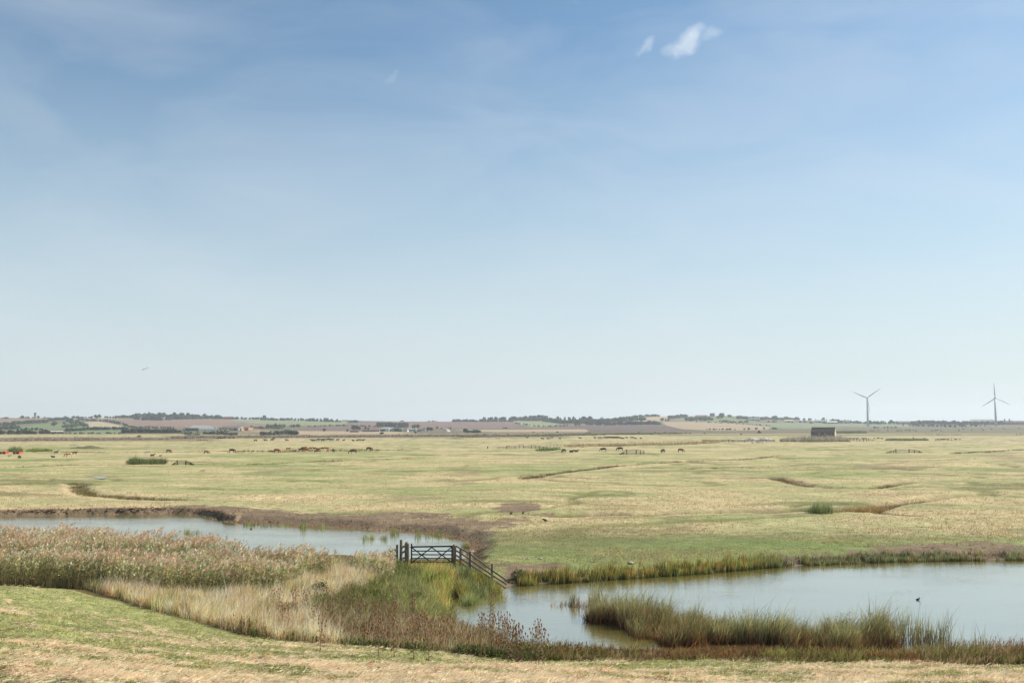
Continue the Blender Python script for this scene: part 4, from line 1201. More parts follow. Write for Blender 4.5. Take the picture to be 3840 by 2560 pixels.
# bramble, brushwood, stones
def leafball(name, P, r, col, label, cat, n=900, leaf=.07):
    a = Acc(1.3); d = rng.normal(0, 1, (n, 3)); d /= np.linalg.norm(d, axis=1)[:, None]
    rad = (.5 + .5 * rng.random(n)) * (.75 + .5 * fbm(d[:, 0] * 3 + 9, d[:, 1] * 3 + d[:, 2] * 2, 1, 3, 99))
    p = d * rad[:, None] * np.array(r) + np.array([P.x, P.y, P.z + r[2] * .8])
    c = jit(col, n, .3, .06)
    a.blades(p, rdir(n, 1.2), rng.uniform(.6, 1.5, n) * leaf, rng.normal(0, .2, (n, 3)), leaf * .8, rside(n), c, c, 2)
    o = a.build(name, LEAF, None, label, cat); return o
P = hit(1198, 2245); P.z = float(gz(P.x, P.y)[0])
leafball('bramble_bush', P, (.55, .5, .62), lin(84, 92, 52) * .5, 'small dark bramble bush in the dry grass left of the gate', 'bush')
for (px, py, rx, lab) in ((1945, 2178, .6, 'leafy green bush at the water edge just right of the fence end'), (1560, 2265, .5, 'low green bush on the pond bank below the gate')):
    P = hit(px, py); leafball('bush', P, (rx, .5, rx * .8), lin(92, 110, 60) * .5, lab, 'bush')
hp = rooted('brushwood_heap', 'heap of cut pale sticks at the foot of the weeds beside the mown grass', 'brushwood')
Pb = hit(995, 2385)
for i in range(60):
    a = random.uniform(-.5, .5) + .5; c = Pb + Vector((random.gauss(0, .45), random.gauss(0, .25), random.uniform(0, .32)))
    d = Vector((cos(a), sin(a) * .6, random.uniform(-.1, .4))) * random.uniform(.3, .7)
    B().tube([c - d, c + d], [.014, .008], 4).part('stick', STEM, hp)
settle(hp)
STONE = mat('pale_stone', lin(190, 182, 166) * .6, .9, .8, 1.2, 6, .4)
for i, (px, py, s_, lab) in enumerate([(1980, 2095, .16, 'pale stone on the grass above the right pond, second from the fence'), (2026, 2095, .2, 'pale flat stone on the grass above the right pond, farthest from the fence'), (1962, 2093, .12, 'small pale stone on the grass nearest the fence end'),
                                   (2365, 2112, .28, 'broken grey stone lying in the grass above the sedge of the right pond'), (2425, 2140, .26, 'half buried white stone among the sedge on the far shore of the right pond')]):
    bm = bmesh.new(); bmesh.ops.create_icosphere(bm, subdivisions=2, radius=s_)
    for v in bm.verts:
        v.co *= random.uniform(.8, 1.15); v.co.z *= .55
    me = bpy.data.meshes.new('stone'); bm.to_mesh(me); bm.free(); me.materials.append(STONE)
    o = link(bpy.data.objects.new('stone', me)); P = hit(px, py); o.location = P; tag(o, lab, 'stone', 'stones above the right pond')
# ------------------------------------------------------------------ trees
BARK = mat('bark', lin(96, 84, 70) * .5, .9)
T_DARK = treemat('foliage_dark', lin(84, 98, 66) * .48); T_MID = treemat('foliage_green', lin(104, 116, 74) * .48); T_PALE = treemat('foliage_silver', lin(140, 148, 122) * .6)
def crown_mesh(name, m, w, h, z0, lumps, conic=0, seed=0, nleaf=260):
    """lumpy crown of leaf clumps between z0 and z0+h, width w, unit is the tree's height"""
    r = np.random.default_rng(seed); V = []; T = []; n = 0
    bm = bmesh.new(); bmesh.ops.create_icosphere(bm, subdivisions=2, radius=1); bv = np.array([v.co[:] for v in bm.verts]); bt = np.array([[v.index for v in f.verts] for f in bm.faces]); bm.free()
    cs = []
    for i in range(lumps):
        t = r.random() if i else .5
        prof = (1 - t) ** .8 if conic else (1 - (2 * t - 1) ** 2) ** .5
        a = r.uniform(0, 2 * pi); rad = w * .5 * prof * r.uniform(.25, .75) * (0 if i == 0 else 1)
        s = w * (.34 if not conic else .3) * (.6 + .6 * prof) * r.uniform(.7, 1.15)
        if i == 0: s = w * .36
        c = np.array([cos(a) * rad, sin(a) * rad, z0 + h * (.12 + .76 * t)])
        nn = 1 + .45 * (fbm(bv[:, 0] * 3 + i * 7, bv[:, 1] * 3 + bv[:, 2] * 2.4, 1, 3, seed + 3) - .5) * 2
        sz = min(s, h * .3) * (1.25 if conic else 1)
        V.append(bv * nn[:, None] * np.array([s, s, sz]) * .8 + c); T.append(bt + n); n += len(bv); cs.append((c, s, sz))
    k = nleaf; idx = r.integers(0, lumps, k)
    C_ = np.array([cs[i][0] for i in idx]); S_ = np.array([[cs[i][1], cs[i][1], cs[i][2]] for i in idx])
    d = r.normal(0, 1, (k, 3)); d /= np.linalg.norm(d, axis=1)[:, None]
    p = C_ + d * S_ * r.uniform(.75, 1.15, (k, 1)); ls = w * r.uniform(.035, .085, (k, 1))
    e1 = r.normal(0, 1, (k, 3)); e1 /= np.linalg.norm(e1, axis=1)[:, None]; e2 = np.cross(e1, d); e2 /= np.linalg.norm(e2, axis=1)[:, None] + 1e-9
    q = np.stack([p - e1 * ls, p + e2 * ls, p + e1 * ls], 1).reshape(-1, 3)
    V.append(q); T.append(np.arange(3 * k).reshape(-1, 3) + n)
    return npmesh(name, np.concatenate(V), np.concatenate(T), m)
CR = {
    'round': [crown_mesh('crown', T_DARK, .95, .82, .16, 11, 0, 1), crown_mesh('crown', T_MID, .85, .84, .15, 12, 0, 2), crown_mesh('crown', T_DARK, 1.1, .78, .18, 12, 0, 3)],
    'light': [crown_mesh('crown', T_MID, .8, .8, .18, 9, 0, 4), crown_mesh('crown', T_MID, .95, .8, .16, 10, 0, 5)],
    'silver': [crown_mesh('crown', T_PALE, .95, .92, .05, 10, 0, 6), crown_mesh('crown', T_PALE, 1.15, .92, .05, 11, 0, 7)],
    'poplar': [crown_mesh('crown', T_DARK, .30, .95, .04, 12, 0, 8), crown_mesh('crown', T_DARK, .36, .95, .04, 12, 0, 9)],
    'conifer': [crown_mesh('crown', T_DARK, .62, .98, .04, 14, 1, 10)],
    'bush': [crown_mesh('crown', T_DARK, 1.5, 1.0, -.05, 8, 0, 11), crown_mesh('crown', T_MID, 1.8, 1.0, -.05, 9, 0, 12)],
}
TRK = B().tube([(0, 0, -.08), (.004, 0, .12), (-.006, .004, .3), (.01, 0, .52)], [.032, .026, .02, .008], 6).tube([(0, 0, .26), (.09, .02, .44)], [.014, .006], 4).tube([(0, 0, .30), (-.1, -.03, .46)], [.014, .006], 4).mesh('trunk', BARK)
ntree = 0
def tree(kind, P, h, label=None, group=None, name=None, cat='tree'):
    global ntree
    ntree += 1
    cm = random.choice(CR[kind]); nm = name or {'round': 'broadleaf_tree', 'light': 'broadleaf_tree', 'silver': 'willow_tree', 'poplar': 'poplar_tree', 'conifer': 'conifer_tree', 'bush': 'bush'}[kind]
    r0 = empty(nm, P, random.uniform(0, 6.3), h)
    c = link(bpy.data.objects.new('crown', cm), r0)
    if kind != 'bush': link(bpy.data.objects.new('trunk', TRK), r0)
    return tag(r0, label, cat, group)
def gpos(px, py):
    P = hit(px, py)
    if P.y > 3150: P = on_ground(px, 2990)
    return P
def row(kind, x0, y0, x1, y1, n, h0, h1, label, group=None, cat='tree', name=None):
    kinds = kind.split('+')
    for i in range(n):
        t = (i + .5 + random.uniform(-.38, .38)) / n; px = x0 + (x1 - x0) * t; py = y0 + (y1 - y0) * t
        P = gpos(px, py)
        tree(random.choice(kinds), P, random.uniform(h0, h1) * P.y / F, label, group or label, name, cat)
def crest(kind, x0, x1, n, h0, h1, label, cat='tree'):
    kinds = kind.split('+')
    for i in range(n):
        px = x0 + (x1 - x0) * (i + .5 + random.uniform(-.4, .4)) / n
        P = on_ground(px, random.uniform(2890, 2985))
        tree(random.choice(kinds), P, random.uniform(h0, h1) * P.y / F, label, label, None, cat)
def massed(name, pts, n, h0, h1, m, label, cat, kind='stuff', depth=14, wk=('round', 'bush')):
    """one mesh: a hedge or a wood that reads as one mass, along image points"""
    V = []; T = []; nn = 0
    pts = [np.array(p, float) for p in pts]; seg = [np.linalg.norm(b - a) for a, b in zip(pts, pts[1:])]; tot = sum(seg)
    for i in range(n):
        d = (i + random.random()) / n * tot; j = 0
        while j < len(seg) - 1 and d > seg[j]: d -= seg[j]; j += 1
        q = pts[j] + (pts[j + 1] - pts[j]) * d / seg[j]
        P = gpos(q[0], q[1]); P.y += random.uniform(0, depth); P.z = float(gz(P.x, P.y)[0])
        h = random.uniform(h0, h1) * 1.2 * P.y / F
        me = random.choice(CR[random.choice(wk)]); v = np.empty(len(me.vertices) * 3, np.float32); me.vertices.foreach_get('co', v); v = v.reshape(-1, 3)
        t = np.empty(len(me.loops), np.int32); me.loops.foreach_get('vertex_index', t); t = t.reshape(-1, 3)
        a = random.uniform(0, 6.3); R = np.array([[cos(a), -sin(a), 0], [sin(a), cos(a), 0], [0, 0, 1]])
        V.append(v @ R.T * h + np.array(P[:]) - (0, 0, h * .08)); T.append(t + nn); nn += len(v)
    V = np.concatenate(V); c = V.mean(0); c[2] = V[:, 2].min()
    o = link(bpy.data.objects.new(name, npmesh(name, V - c, np.concatenate(T), m))); o.location = c
    return tag(o, label, cat, None, kind)

crest('round+bush', 0, 30, 3, 4, 7, 'low round tree on the skyline at the far left edge')
crest('round+light', 68, 124, 7, 5, 13, 'tree on the skyline just left of the water tower')
crest('round', 137, 146, 1, 10, 11, 'round dark tree touching the right side of the water tower')
crest('bush', 160, 196, 3, 4, 6, 'small bush on the skyline right of the water tower', 'bush')
massed('hedgerow', [(240, 1567), (345, 1566)], 16, 4, 8, T_DARK, 'low skyline hedge left of the tall clump of elms', 'hedge', None)
crest('light', 353, 379, 4, 13, 16, 'tall thin tree in the clump on the left skyline')
crest('round+light', 384, 440, 5, 8, 13, 'scattered tree on the left skyline before the big wood')
massed('woodland', [(443, 1566), (495, 1567)], 12, 8, 11, T_DARK, 'low dark copse on the left skyline', 'wood')
crest('round+light', 494, 705, 22, 14, 25, 'tree of the big wood on the left skyline')
massed('woodland', [(500, 1573), (600, 1576), (660, 1572), (820, 1569)], 40, 8, 15, T_DARK, 'undergrowth of the big wood on the left skyline', 'wood')
crest('round+conifer+light', 700, 838, 13, 10, 20, 'tree of the mixed wood on the skyline above the barns')
massed('woodland', [(840, 1569), (1000, 1572), (1280, 1583)], 62, 5, 10, T_DARK, 'long skyline hedge behind the farm smoke', 'hedge', None)
crest('poplar+conifer', 978, 996, 3, 19, 24, 'tall dark poplar of the trio on the skyline right of the smoke')
crest('round', 1120, 1275, 9, 8, 14, 'round tree on the middle skyline hedge')
massed('hedgerow', [(1308, 1584), (1336, 1584)], 5, 6, 9, T_DARK, 'small round copse by the red roofs on the skyline', 'hedge', None)
massed('hedgerow', [(1500, 1580), (1516, 1580)], 3, 3, 4, T_DARK, 'tiny hedge on the bare skyline above the blue farm shed', 'hedge', None)
massed('hedgerow', [(1602, 1579), (1640, 1579)], 6, 3, 5, T_DARK, 'thin hedge on the bare skyline above the silo', 'hedge', None)
massed('woodland', [(1694, 1581), (1920, 1581)], 36, 5, 10, T_DARK, 'skyline wood left of the photo centre', 'wood')
crest('round+light', 1815, 1915, 8, 13, 22, 'tall tree on the skyline left of the photo centre')
massed('woodland', [(1920, 1576), (1990, 1575), (2040, 1580), (2110, 1588), (2240, 1586), (2330, 1581), (2420, 1576)], 95, 9, 15, T_DARK, 'broad wood running along the slope at the centre of the skyline', 'wood', 'stuff', 60)
crest('round', 1966, 2050, 7, 17, 22, 'large round tree on the central skyline')
row('round+conifer+poplar', 2060, 1582, 2220, 1584, 12, 16, 24, 'pointed tree standing among the village roofs')
massed('woodland', [(2326, 1572), (2400, 1562), (2480, 1560)], 22, 5, 9, T_DARK, 'thin wood over the pale stubble field on the skyline', 'wood')
row('poplar', 2152, 1597, 2178, 1596, 5, 16, 22, 'slim poplar in the short row under the village')
row('round+light', 2196, 1595, 2262, 1594, 6, 14, 19, 'broad tree in the row above the dark ploughed field')
massed('woodland', [(2265, 1594), (2330, 1593), (2420, 1592), (2470, 1592)], 34, 8, 14, T_DARK, 'dark wood beside the blue roofed farm', 'wood')
massed('hedgerow', [(1930, 1587), (2000, 1598), (2060, 1600), (2130, 1597)], 22, 3, 6, T_DARK, 'hedge of round bushes below the pale green field', 'hedge', None)
row('light+round', 2477, 1579, 2508, 1579, 3, 9, 13, 'tree on the pale slope right of the farm wood')
massed('woodland', [(2510, 1570), (2575, 1563)], 14, 8, 11, T_MID, 'green copse on the right hill', 'wood')
row('light', 2570, 1579, 2672, 1578, 11, 12, 18, 'tree in the row on the green hill below the red roofed sheds')
row('round', 2700, 1569, 2712, 1569, 2, 18, 21, 'large dark oak on top of the right hill')
row('round', 2692, 1570, 2694, 1570, 1, 10, 10.5, 'smaller round oak left of the large oak on the right hill')
row('light', 2730, 1564, 2742, 1564, 3, 9, 11, 'light tree on the crest right of the large oak')
massed('woodland', [(2765, 1570), (2830, 1574), (3000, 1575)], 46, 7, 12, T_MID, 'tree belt behind the factory buildings on the right', 'wood')
crest('light+round', 2895, 2915, 2, 14, 17, 'tall tree above the tree belt behind the factories')
crest('light+round+poplar', 3015, 3110, 8, 8, 15, 'tree behind the pale factory roofs')
massed('hedgerow', [(2700, 1580), (2760, 1585), (2810, 1583)], 18, 4, 7, T_DARK, 'dark hedge below the right hill', 'hedge', None)
massed('hedgerow', [(2590, 1580), (2640, 1584), (2700, 1586), (2800, 1591), (2900, 1598)], 26, 2, 5, T_DARK, 'thin hedge between the stubble and the green slope', 'hedge', None)
row('bush', 2640, 1611, 2760, 1612, 9, 4, 7, 'round bush at the foot of the stubble hill', None, 'bush')
row('bush', 2770, 1611, 2930, 1608, 6, 5, 8, 'bush at the corner of the stubble hill and the green slope', None, 'bush')
massed('woodland', [(3120, 1582), (3210, 1587), (3300, 1590)], 26, 6, 11, T_DARK, 'dark trees left of the first turbine foot', 'wood')
row('round+conifer', 3256, 1591, 3365, 1590, 12, 11, 17, 'dark tree in the row beside the left turbine')
massed('woodland', [(3425, 1592), (3500, 1591), (3620, 1592)], 34, 9, 15, T_DARK, 'dark belt of trees left of the big hangar', 'wood')
row('silver', 3450, 1590, 3476, 1590, 2, 13, 15, 'grey green willow in front of the dark tree belt')
massed('hedgerow', [(3395, 1597), (3520, 1599), (3700, 1598)], 24, 4, 7, T_DARK, 'straggling thicket in front of the container yard', 'hedge', None)
massed('woodland', [(3600, 1594), (3700, 1592), (3840, 1592), (3960, 1592)], 44, 8, 14, T_DARK, 'trees and scrub around the foot of the right turbine', 'wood')
row('bush', 3272, 1605, 3372, 1604, 6, 4, 7, 'round dark bush in the field below the left turbine', None, 'bush')
row('bush', 3530, 1602, 3640, 1602, 5, 3, 5, 'small bush below the big hangar', None, 'bush')
# left slopes
massed('woodland', [(-200, 1600), (0, 1597), (60, 1590), (140, 1586)], 46, 8, 14, T_DARK, 'wood along the top of the green slope at the far left', 'wood', 'stuff', 50)
massed('woodland', [(142, 1585), (180, 1578), (225, 1574), (270, 1590), (275, 1582)], 44, 6, 10, T_DARK, 'dark hanging wood on the crest of the green slope', 'wood', 'stuff', 50)
row('round', 203, 1598, 205, 1598, 1, 18, 19, 'single large round tree on the green slope')
row('round', 240, 1592, 242, 1592, 1, 12, 13, 'single round tree against the hanging wood')
massed('woodland', [(230, 1603), (275, 1601), (300, 1592), (320, 1600)], 24, 8, 13, T_DARK, 'corner of dark wood between the green slope and the stubble', 'wood')
massed('hedgerow', [(285, 1574), (330, 1578), (400, 1581), (455, 1591), (480, 1602), (520, 1608)], 40, 5, 8, T_DARK, 'dark hedge bordering the pale stubble field on the left hill', 'hedge', None)
massed('hedgerow', [(318, 1612), (400, 1611), (470, 1610)], 26, 8, 11, T_DARK, 'thick hedge below the pale stubble field', 'hedge', None)
massed('woodland', [(-200, 1612), (0, 1610), (70, 1608)], 28, 9, 14, T_DARK, 'wood round the houses at the left edge', 'wood')
massed('woodland', [(-200, 1628), (0, 1628), (100, 1627), (170, 1626)], 44, 9, 16, T_DARK, 'dark belt of trees at the foot of the left hills', 'wood')
row('round', 60, 1614, 165, 1614, 9, 7, 12, 'round tree between the green slope and the red barn')
massed('hedgerow', [(175, 1627), (230, 1626), (270, 1626), (440, 1626)], 30, 3, 6, T_DARK, 'low hedge along the foot of the green fields on the left', 'hedge', None)
massed('hedgerow', [(240, 1617), (300, 1615), (320, 1610)], 16, 7, 12, T_DARK, 'hedge climbing from the white sheds to the wood', 'hedge', None)
massed('woodland', [(460, 1624), (520, 1623), (640, 1624)], 40, 12, 15, T_DARK, 'dense dark plantation at the foot of the ploughed hill', 'wood')
massed('willow_row', [(470, 1612), (520, 1607), (600, 1606), (640, 1609)], 22, 6, 9, T_PALE, 'silvery willows behind the dark plantation', 'wood', 'stuff', 14, ('silver',))
row('poplar', 629, 1616, 631, 1616, 1, 21, 22, 'single dark poplar standing over the plantation')
row('bush', 530, 1602, 570, 1602, 2, 6, 8, 'small lone bush on the ploughed hill', None, 'bush')
row('bush', 521, 1641, 523, 1641, 1, 9, 10, 'lone round bush far out on the marsh on the left', None, 'bush')
massed('woodland', [(640, 1624), (690, 1622)], 10, 7, 12, T_DARK, 'trees left of the long grey barn', 'wood')
row('poplar', 649, 1614, 652, 1614, 1, 19, 20, 'dark poplar left of the farm houses')
massed('willow_row', [(680, 1625), (710, 1634), (745, 1632)], 12, 10, 15, T_PALE, 'grey willows in front of the long grey barn', 'wood', 'stuff', 10, ('silver',))
massed('hedgerow', [(755, 1628), (820, 1629), (880, 1632)], 22, 8, 11, T_DARK, 'dark hedge in front of the grey barns', 'hedge', None)
massed('willow_row', [(815, 1619), (860, 1618)], 8, 9, 12, T_PALE, 'grey willows between the two grey barns', 'wood', 'stuff', 8, ('silver',))
massed('woodland', [(985, 1632), (1030, 1630), (1075, 1626), (1108, 1632)], 26, 9, 15, T_DARK, 'dark thicket right of the straw stacks', 'wood', 'stuff', 20)
row('light+poplar', 994, 1606, 1074, 1604, 11, 13, 20, 'tree in the row right of the farm smoke')
row('round', 1080, 1604, 1128, 1602, 5, 9, 15, 'tree in the group by the small white house')
massed('hedgerow', [(940, 1604), (1000, 1607), (1060, 1608)], 18, 4, 8, T_MID, 'green hedge behind the straw stacks', 'hedge', None)
massed('hedgerow', [(1150, 1601), (1240, 1597), (1300, 1597), (1430, 1601)], 30, 3, 6, T_DARK, 'dark hedge between the two ploughed fields', 'hedge', None)
row('round', 1215, 1618, 1217, 1618, 1, 13, 13.5, 'lone round tree on the ploughed field right of the white house')
row('light', 1318, 1612, 1350, 1612, 3, 15, 20, 'light green tree behind the low straw rows')
row('round', 1301, 1619, 1303, 1619, 1, 10, 11, 'small dark tree left of the first straw row')
row('round+light', 1368, 1611, 1390, 1611, 2, 9, 12, 'green tree above the long straw row')
massed('woodland', [(1416, 1600), (1460, 1600), (1512, 1602)], 34, 11, 16, T_DARK, 'dark plantation behind the blue farm shed', 'wood', 'stuff', 30)
row('light', 1466, 1605, 1506, 1604, 4, 8, 12, 'light green tree in front of the dark plantation')
massed('hedgerow', [(1465, 1616), (1500, 1617)], 12, 8, 11, T_DARK, 'dark hedge between the blue shed and the farm houses', 'hedge', None)
row('light', 1545, 1606, 1570, 1606, 3, 12, 17, 'pale green tree behind the silo')
row('round', 1602, 1616, 1618, 1616, 2, 12, 16, 'dark round tree right of the white farmhouse')
row('light', 1636, 1608, 1640, 1608, 1, 10, 11, 'light tree left of the small red house')
row('round', 1675, 1608, 1696, 1608, 3, 5, 8, 'small tree right of the chalk heap')
row('bush', 1424, 1627, 1442, 1627, 2, 7, 8, 'round dark bush in front of the blue farm shed', None, 'bush')
row('bush', 1552, 1623, 1562, 1623, 1, 7, 8, 'round bush in front of the silo', None, 'bush')
row('round', 1742, 1622, 1746, 1622, 1, 15, 16, 'dark round tree at the edge of the pink stubble')
massed('hedgerow', [(1755, 1622), (1795, 1622)], 7, 6, 11, T_DARK, 'dark thicket right of the round tree on the pink stubble', 'hedge', None)
row('bush', 1990, 1622, 2100, 1621, 3, 3, 5, 'small bush on the pink stubble at the centre', None, 'bush')
row('bush', 1880, 1606, 1905, 1606, 3, 4, 5, 'tiny bush on the edge of the ploughed hill', None, 'bush')
row('bush', 2776, 1629, 2780, 1629, 1, 4, 5, 'lone bush on the marsh left of the tractor', None, 'bush')

# ------------------------------------------------------------------ buildings
GLASS = mat('window_glass', (.05, .06, .07), .2)
def M_(name, r, g, b, k=.6, **kw): return mat(name, lin(r, g, b) * k, kw.pop('rough', .85), .88, 1.1, .8, **kw)
def building(name, x0, x1, yb, ye, yr, depth, wall, roof, label, cat='building', gable='side', yaw=0, wins=(), doors=(), chim=(), Y=None, hip=0, sill=0, group=None):
    """x0..x1 front width, rows of base, eaves and ridge; the front faces the camera"""
    xc = (x0 + x1) / 2
    P = on_ground(xc, Y) if Y else gpos(xc, yb)
    s = P.y / F
    w = (x1 - x0) * s; zb = P.z - .5; ze = at_y(xc, ye, P.y).z - P.z; zr = at_y(xc, yr, P.y).z - P.z
    ze = max(ze, 2.2); zr = max(zr, ze + .6)
    ang = -math.atan2(P.x, P.y) + yaw
    r0 = rooted(name, label, cat, group); r0.location = P; r0.rotation_euler = (0, 0, ang)
    k = B()
    if gable == 'front':
        k.prism([(-w / 2, -.5), (w / 2, -.5), (w / 2, ze), (0, zr), (-w / 2, ze)], 0, depth); k.part('wall', wall, r0)
        o = .25; k = B(); t = .18
        for s_ in (-1, 1):
            dx = w / 2 + o; dz = (zr - ze) * dx / (w / 2)
            k.prism([(0, zr + .03), (s_ * dx, zr + .03 - dz), (s_ * dx, zr + .03 + t - dz), (0, zr + t + .03)], -o, depth + o)
        k.part('roof', roof, r0)
    else:
        k.box((0, depth / 2, ze / 2 - .25), (w, depth, ze + .5))
        for s_ in (-1, 1):                                     # gable ends
            a = [k.bm.verts.new((s_ * w / 2, q[0], q[1])) for q in ((0, ze), (depth, ze), (depth / 2, zr))]
            b = [k.bm.verts.new((s_ * (w / 2 - .2), q[0], q[1])) for q in ((0, ze), (depth, ze), (depth / 2, zr))]
            k.bm.faces.new(a); k.bm.faces.new(b)
            for i in range(3): k.bm.faces.new((a[i], a[(i + 1) % 3], b[(i + 1) % 3], b[i]))
        k.part('wall', wall, r0)
        k = B(); o = .3; t = .18; hx = w / 2 + .15; hp_ = hip * depth / 2
        for s_ in (-1, 1):
            y_e = depth / 2 + s_ * (depth / 2 + o); z_e = ze - (zr - ze) * o / (depth / 2) + .03
            q = [(-hx, y_e, z_e), (hx, y_e, z_e), (hx - hp_, depth / 2, zr + .03), (-hx + hp_, depth / 2, zr + .03)]
            lo = [k.bm.verts.new(v) for v in q]; hi = [k.bm.verts.new((v[0], v[1], v[2] + t)) for v in q]
            k.bm.faces.new(lo); k.bm.faces.new(hi)
            for i in range(4): k.bm.faces.new((lo[i], lo[(i + 1) % 4], hi[(i + 1) % 4], hi[i]))
        if hip:
            for s_ in (-1, 1):
                vs = [k.bm.verts.new(v) for v in ((s_ * hx, -o, ze), (s_ * hx, depth + o, ze), (s_ * (hx - hp_), depth / 2, zr + .1))]
                k.bm.faces.new(vs)
        k.part('roof', roof, r0)
    for (fx, fz, ww, hh) in wins:
        wf = B().box((fx * w, -.03, fz * ze), (ww, .08, hh)).part('window', GLASS, r0)
    for (fx, ww, hh, mm) in doors:
        B().box((fx * w, -.04, hh / 2 - .1), (ww, .1, hh)).part('door', mm, r0)
    for (fx, hh, mm) in chim:
        B().box((fx * w, depth * .5, zr + hh / 2 - .4), (1.0, .8, hh + .8)).part('chimney', mm, r0)
    return r0
BRICKD = mat('brown_stock_brick', lin(104, 90, 76) * .62, .9, .75, 1.2, 1.2)
BRICK_SUNLIT = mat('sunlit_gable_brick', lin(214, 196, 172) * .7, .9, .85, 1.1, 1.0)  # barn brick lightened for the sunny gable, sunlight put into the colour
TILE = mat('dark_clay_tile', lin(104, 90, 84) * .66, .9, .65, 1.25, 1.6)
RED = M_('red_roof_tile', 176, 112, 92); REDB = M_('red_brick_wall', 168, 112, 92); WHITE = M_('white_render', 236, 234, 228, .85); CREAM = M_('cream_sheet_wall', 226, 208, 160, .8)
GREY = M_('grey_sheet', 176, 186, 188); GREYR = M_('grey_fibre_roof', 168, 172, 164); BROWNR = M_('brown_roof', 142, 122, 108); DKBL = M_('dark_blue_sheet', 66, 80, 92); TEAL = M_('teal_sheet', 74, 130, 130)
TAN = M_('tan_brick', 190, 150, 122); GREENS = M_('green_sheet', 88, 126, 100); WOODD = M_('dark_boarding', 70, 62, 56); SILV = M_('galvanised_steel', 190, 198, 202, .7, metallic=.3, rough=.5)

# the brick barn on the marsh
Pb = on_ground(3086, 850); s_ = Pb.y / F
bw = 19.4; bd = 8.4; ze = 5.7; zr = 9.5
barn = rooted('brick_barn', 'long dark brick barn with steep brown tiled roof standing alone behind the lilac reeds', 'barn'); barn.location = Pb; barn.rotation_euler = (0, 0, radians(-26))
k = B(); k.box((0, bd / 2, ze / 2 - .5), (bw, bd, ze + 1)); k.part('wall', BRICKD, barn)
for s in (-1, 1):
    k = B(); a = [k.bm.verts.new((s * (bw / 2 + .06), y, z)) for y, z in ((-.02, -1), (bd + .02, -1), (bd + .02, ze), (bd / 2, zr), (-.02, ze))]; b = [k.bm.verts.new((s * (bw / 2 - .3), v.co.y, v.co.z)) for v in a]
    k.bm.faces.new(a); k.bm.faces.new(b)
    for i in range(5): k.bm.faces.new((a[i], a[(i + 1) % 5], b[(i + 1) % 5], b[i]))
    k.part('gable_wall', BRICK_SUNLIT if s > 0 else BRICKD, barn)  # right gable gets the painted sunlit tone, left gable the plain brick
k = B()
for s in (-1, 1):
    q = [(-bw / 2 - .25, bd / 2 + s * (bd / 2 + .3), ze - .2), (bw / 2 + .25, bd / 2 + s * (bd / 2 + .3), ze - .2), (bw / 2 + .05, bd / 2, zr + .05), (-bw / 2 - .05, bd / 2, zr + .05)]
    lo = [k.bm.verts.new(v) for v in q]; hi = [k.bm.verts.new((v[0], v[1], v[2] + .2)) for v in q]
    k.bm.faces.new(lo); k.bm.faces.new(hi)
    for i in range(4): k.bm.faces.new((lo[i], lo[(i + 1) % 4], hi[(i + 1) % 4], hi[i]))
rf = k.part('roof', TILE, barn)
B().bar((-bw / 2 - .1, bd / 2, zr + .3), (bw / 2 + .1, bd / 2, zr + .3), .3, .18).part('ridge_tiles', TILE, rf)
PATCH = mat('bricked_window', lin(156, 142, 134) * .62, .9)
for x in (-2.9, 1.9):
    wf = B().box((x, -.04, 4.1), (1.5, .1, 2.0)).part('bricked_up_window', PATCH, barn)
    B().bar((x - .9, -.08, 3.05), (x + .9, -.08, 3.05), .2, .14).part('sill', TILE, wf)
B().box((-bw / 2 + .5, -.06, 2), (1.2, .12, 5)).part('corner_pier', BRICKD, barn)

building('farm_barn', 704, 812, 1615, 1609, 1594.5, 34, WHITE, GREYR, 'huge grey roofed barn with white bays at the farm on the left', 'barn', 'side', .12, hip=.6, doors=[(f, .5, 5.5, BROWNR) for f in (-.1, 0, .1, .2, .3, .4)] + [(-.34, 20, 4.6, WOODD)])
building('farm_barn', 818, 897, 1613, 1606, 1597, 26, GREY, BROWNR, 'grey gabled barn with brown roof left of the straw stacks', 'barn', 'side', -.55, doors=[(.35, 5, 4, WOODD), (-.2, 22, 4, WOODD)])
building('farmhouse', 685, 703, 1611, 1606, 1602, 8, WHITE, BROWNR, 'small white farmhouse left of the huge grey barn', 'house', wins=[(-.25, .5, 1, 1), (.2, .5, 1, 1)])
building('cottage', 1085, 1091, 1606, 1602, 1599, 6, WHITE, BROWNR, 'tiny white house by the group of trees right of the smoke', 'house', wins=[(0, .5, 1, 1)])
building('farm_shed', 1423, 1466, 1617, 1609, 1602, 24, DKBL, GREY, 'dark blue farm shed with pale roof beside the long straw row', 'shed', 'side', -.5, doors=[(.2, 9, 4.4, WHITE), (-.1, 5, 4, WOODD)])
building('farmhouse', 1483, 1496, 1604, 1599, 1593, 9, WHITE, RED, 'white house with a steep red roof in front of the dark plantation', 'house', 'front', .3, wins=[(-.2, .6, 1, 1.2), (.2, .6, 1, 1.2)], chim=[(.2, 1.5, REDB)])
building('barn', 1438, 1452, 1599, 1596, 1590.5, 10, TAN, BROWNR, 'brown roofed barn half hidden in the dark plantation', 'barn', hip=.5)
building('farmhouse', 1511, 1528, 1618, 1611, 1604, 9, WHITE, BROWNR, 'tall white and brown house left of the long grey roof', 'house', 'front', -.2, wins=[(-.25, .5, 1, 1.3), (.2, .5, 1, 1.3), (.2, .9, 1, 1.2)], chim=[(-.2, 2, REDB), (.25, 2, REDB)])
building('farm_shed', 1529, 1550, 1615, 1610, 1605, 12, GREYR, GREYR, 'low shed with long grey roof left of the silo', 'shed')
building('barn', 1565, 1580, 1617, 1612, 1609, 9, WOODD, BROWNR, 'dark boarded barn right of the silo', 'barn', doors=[(.3, 3, 3, TAN)])
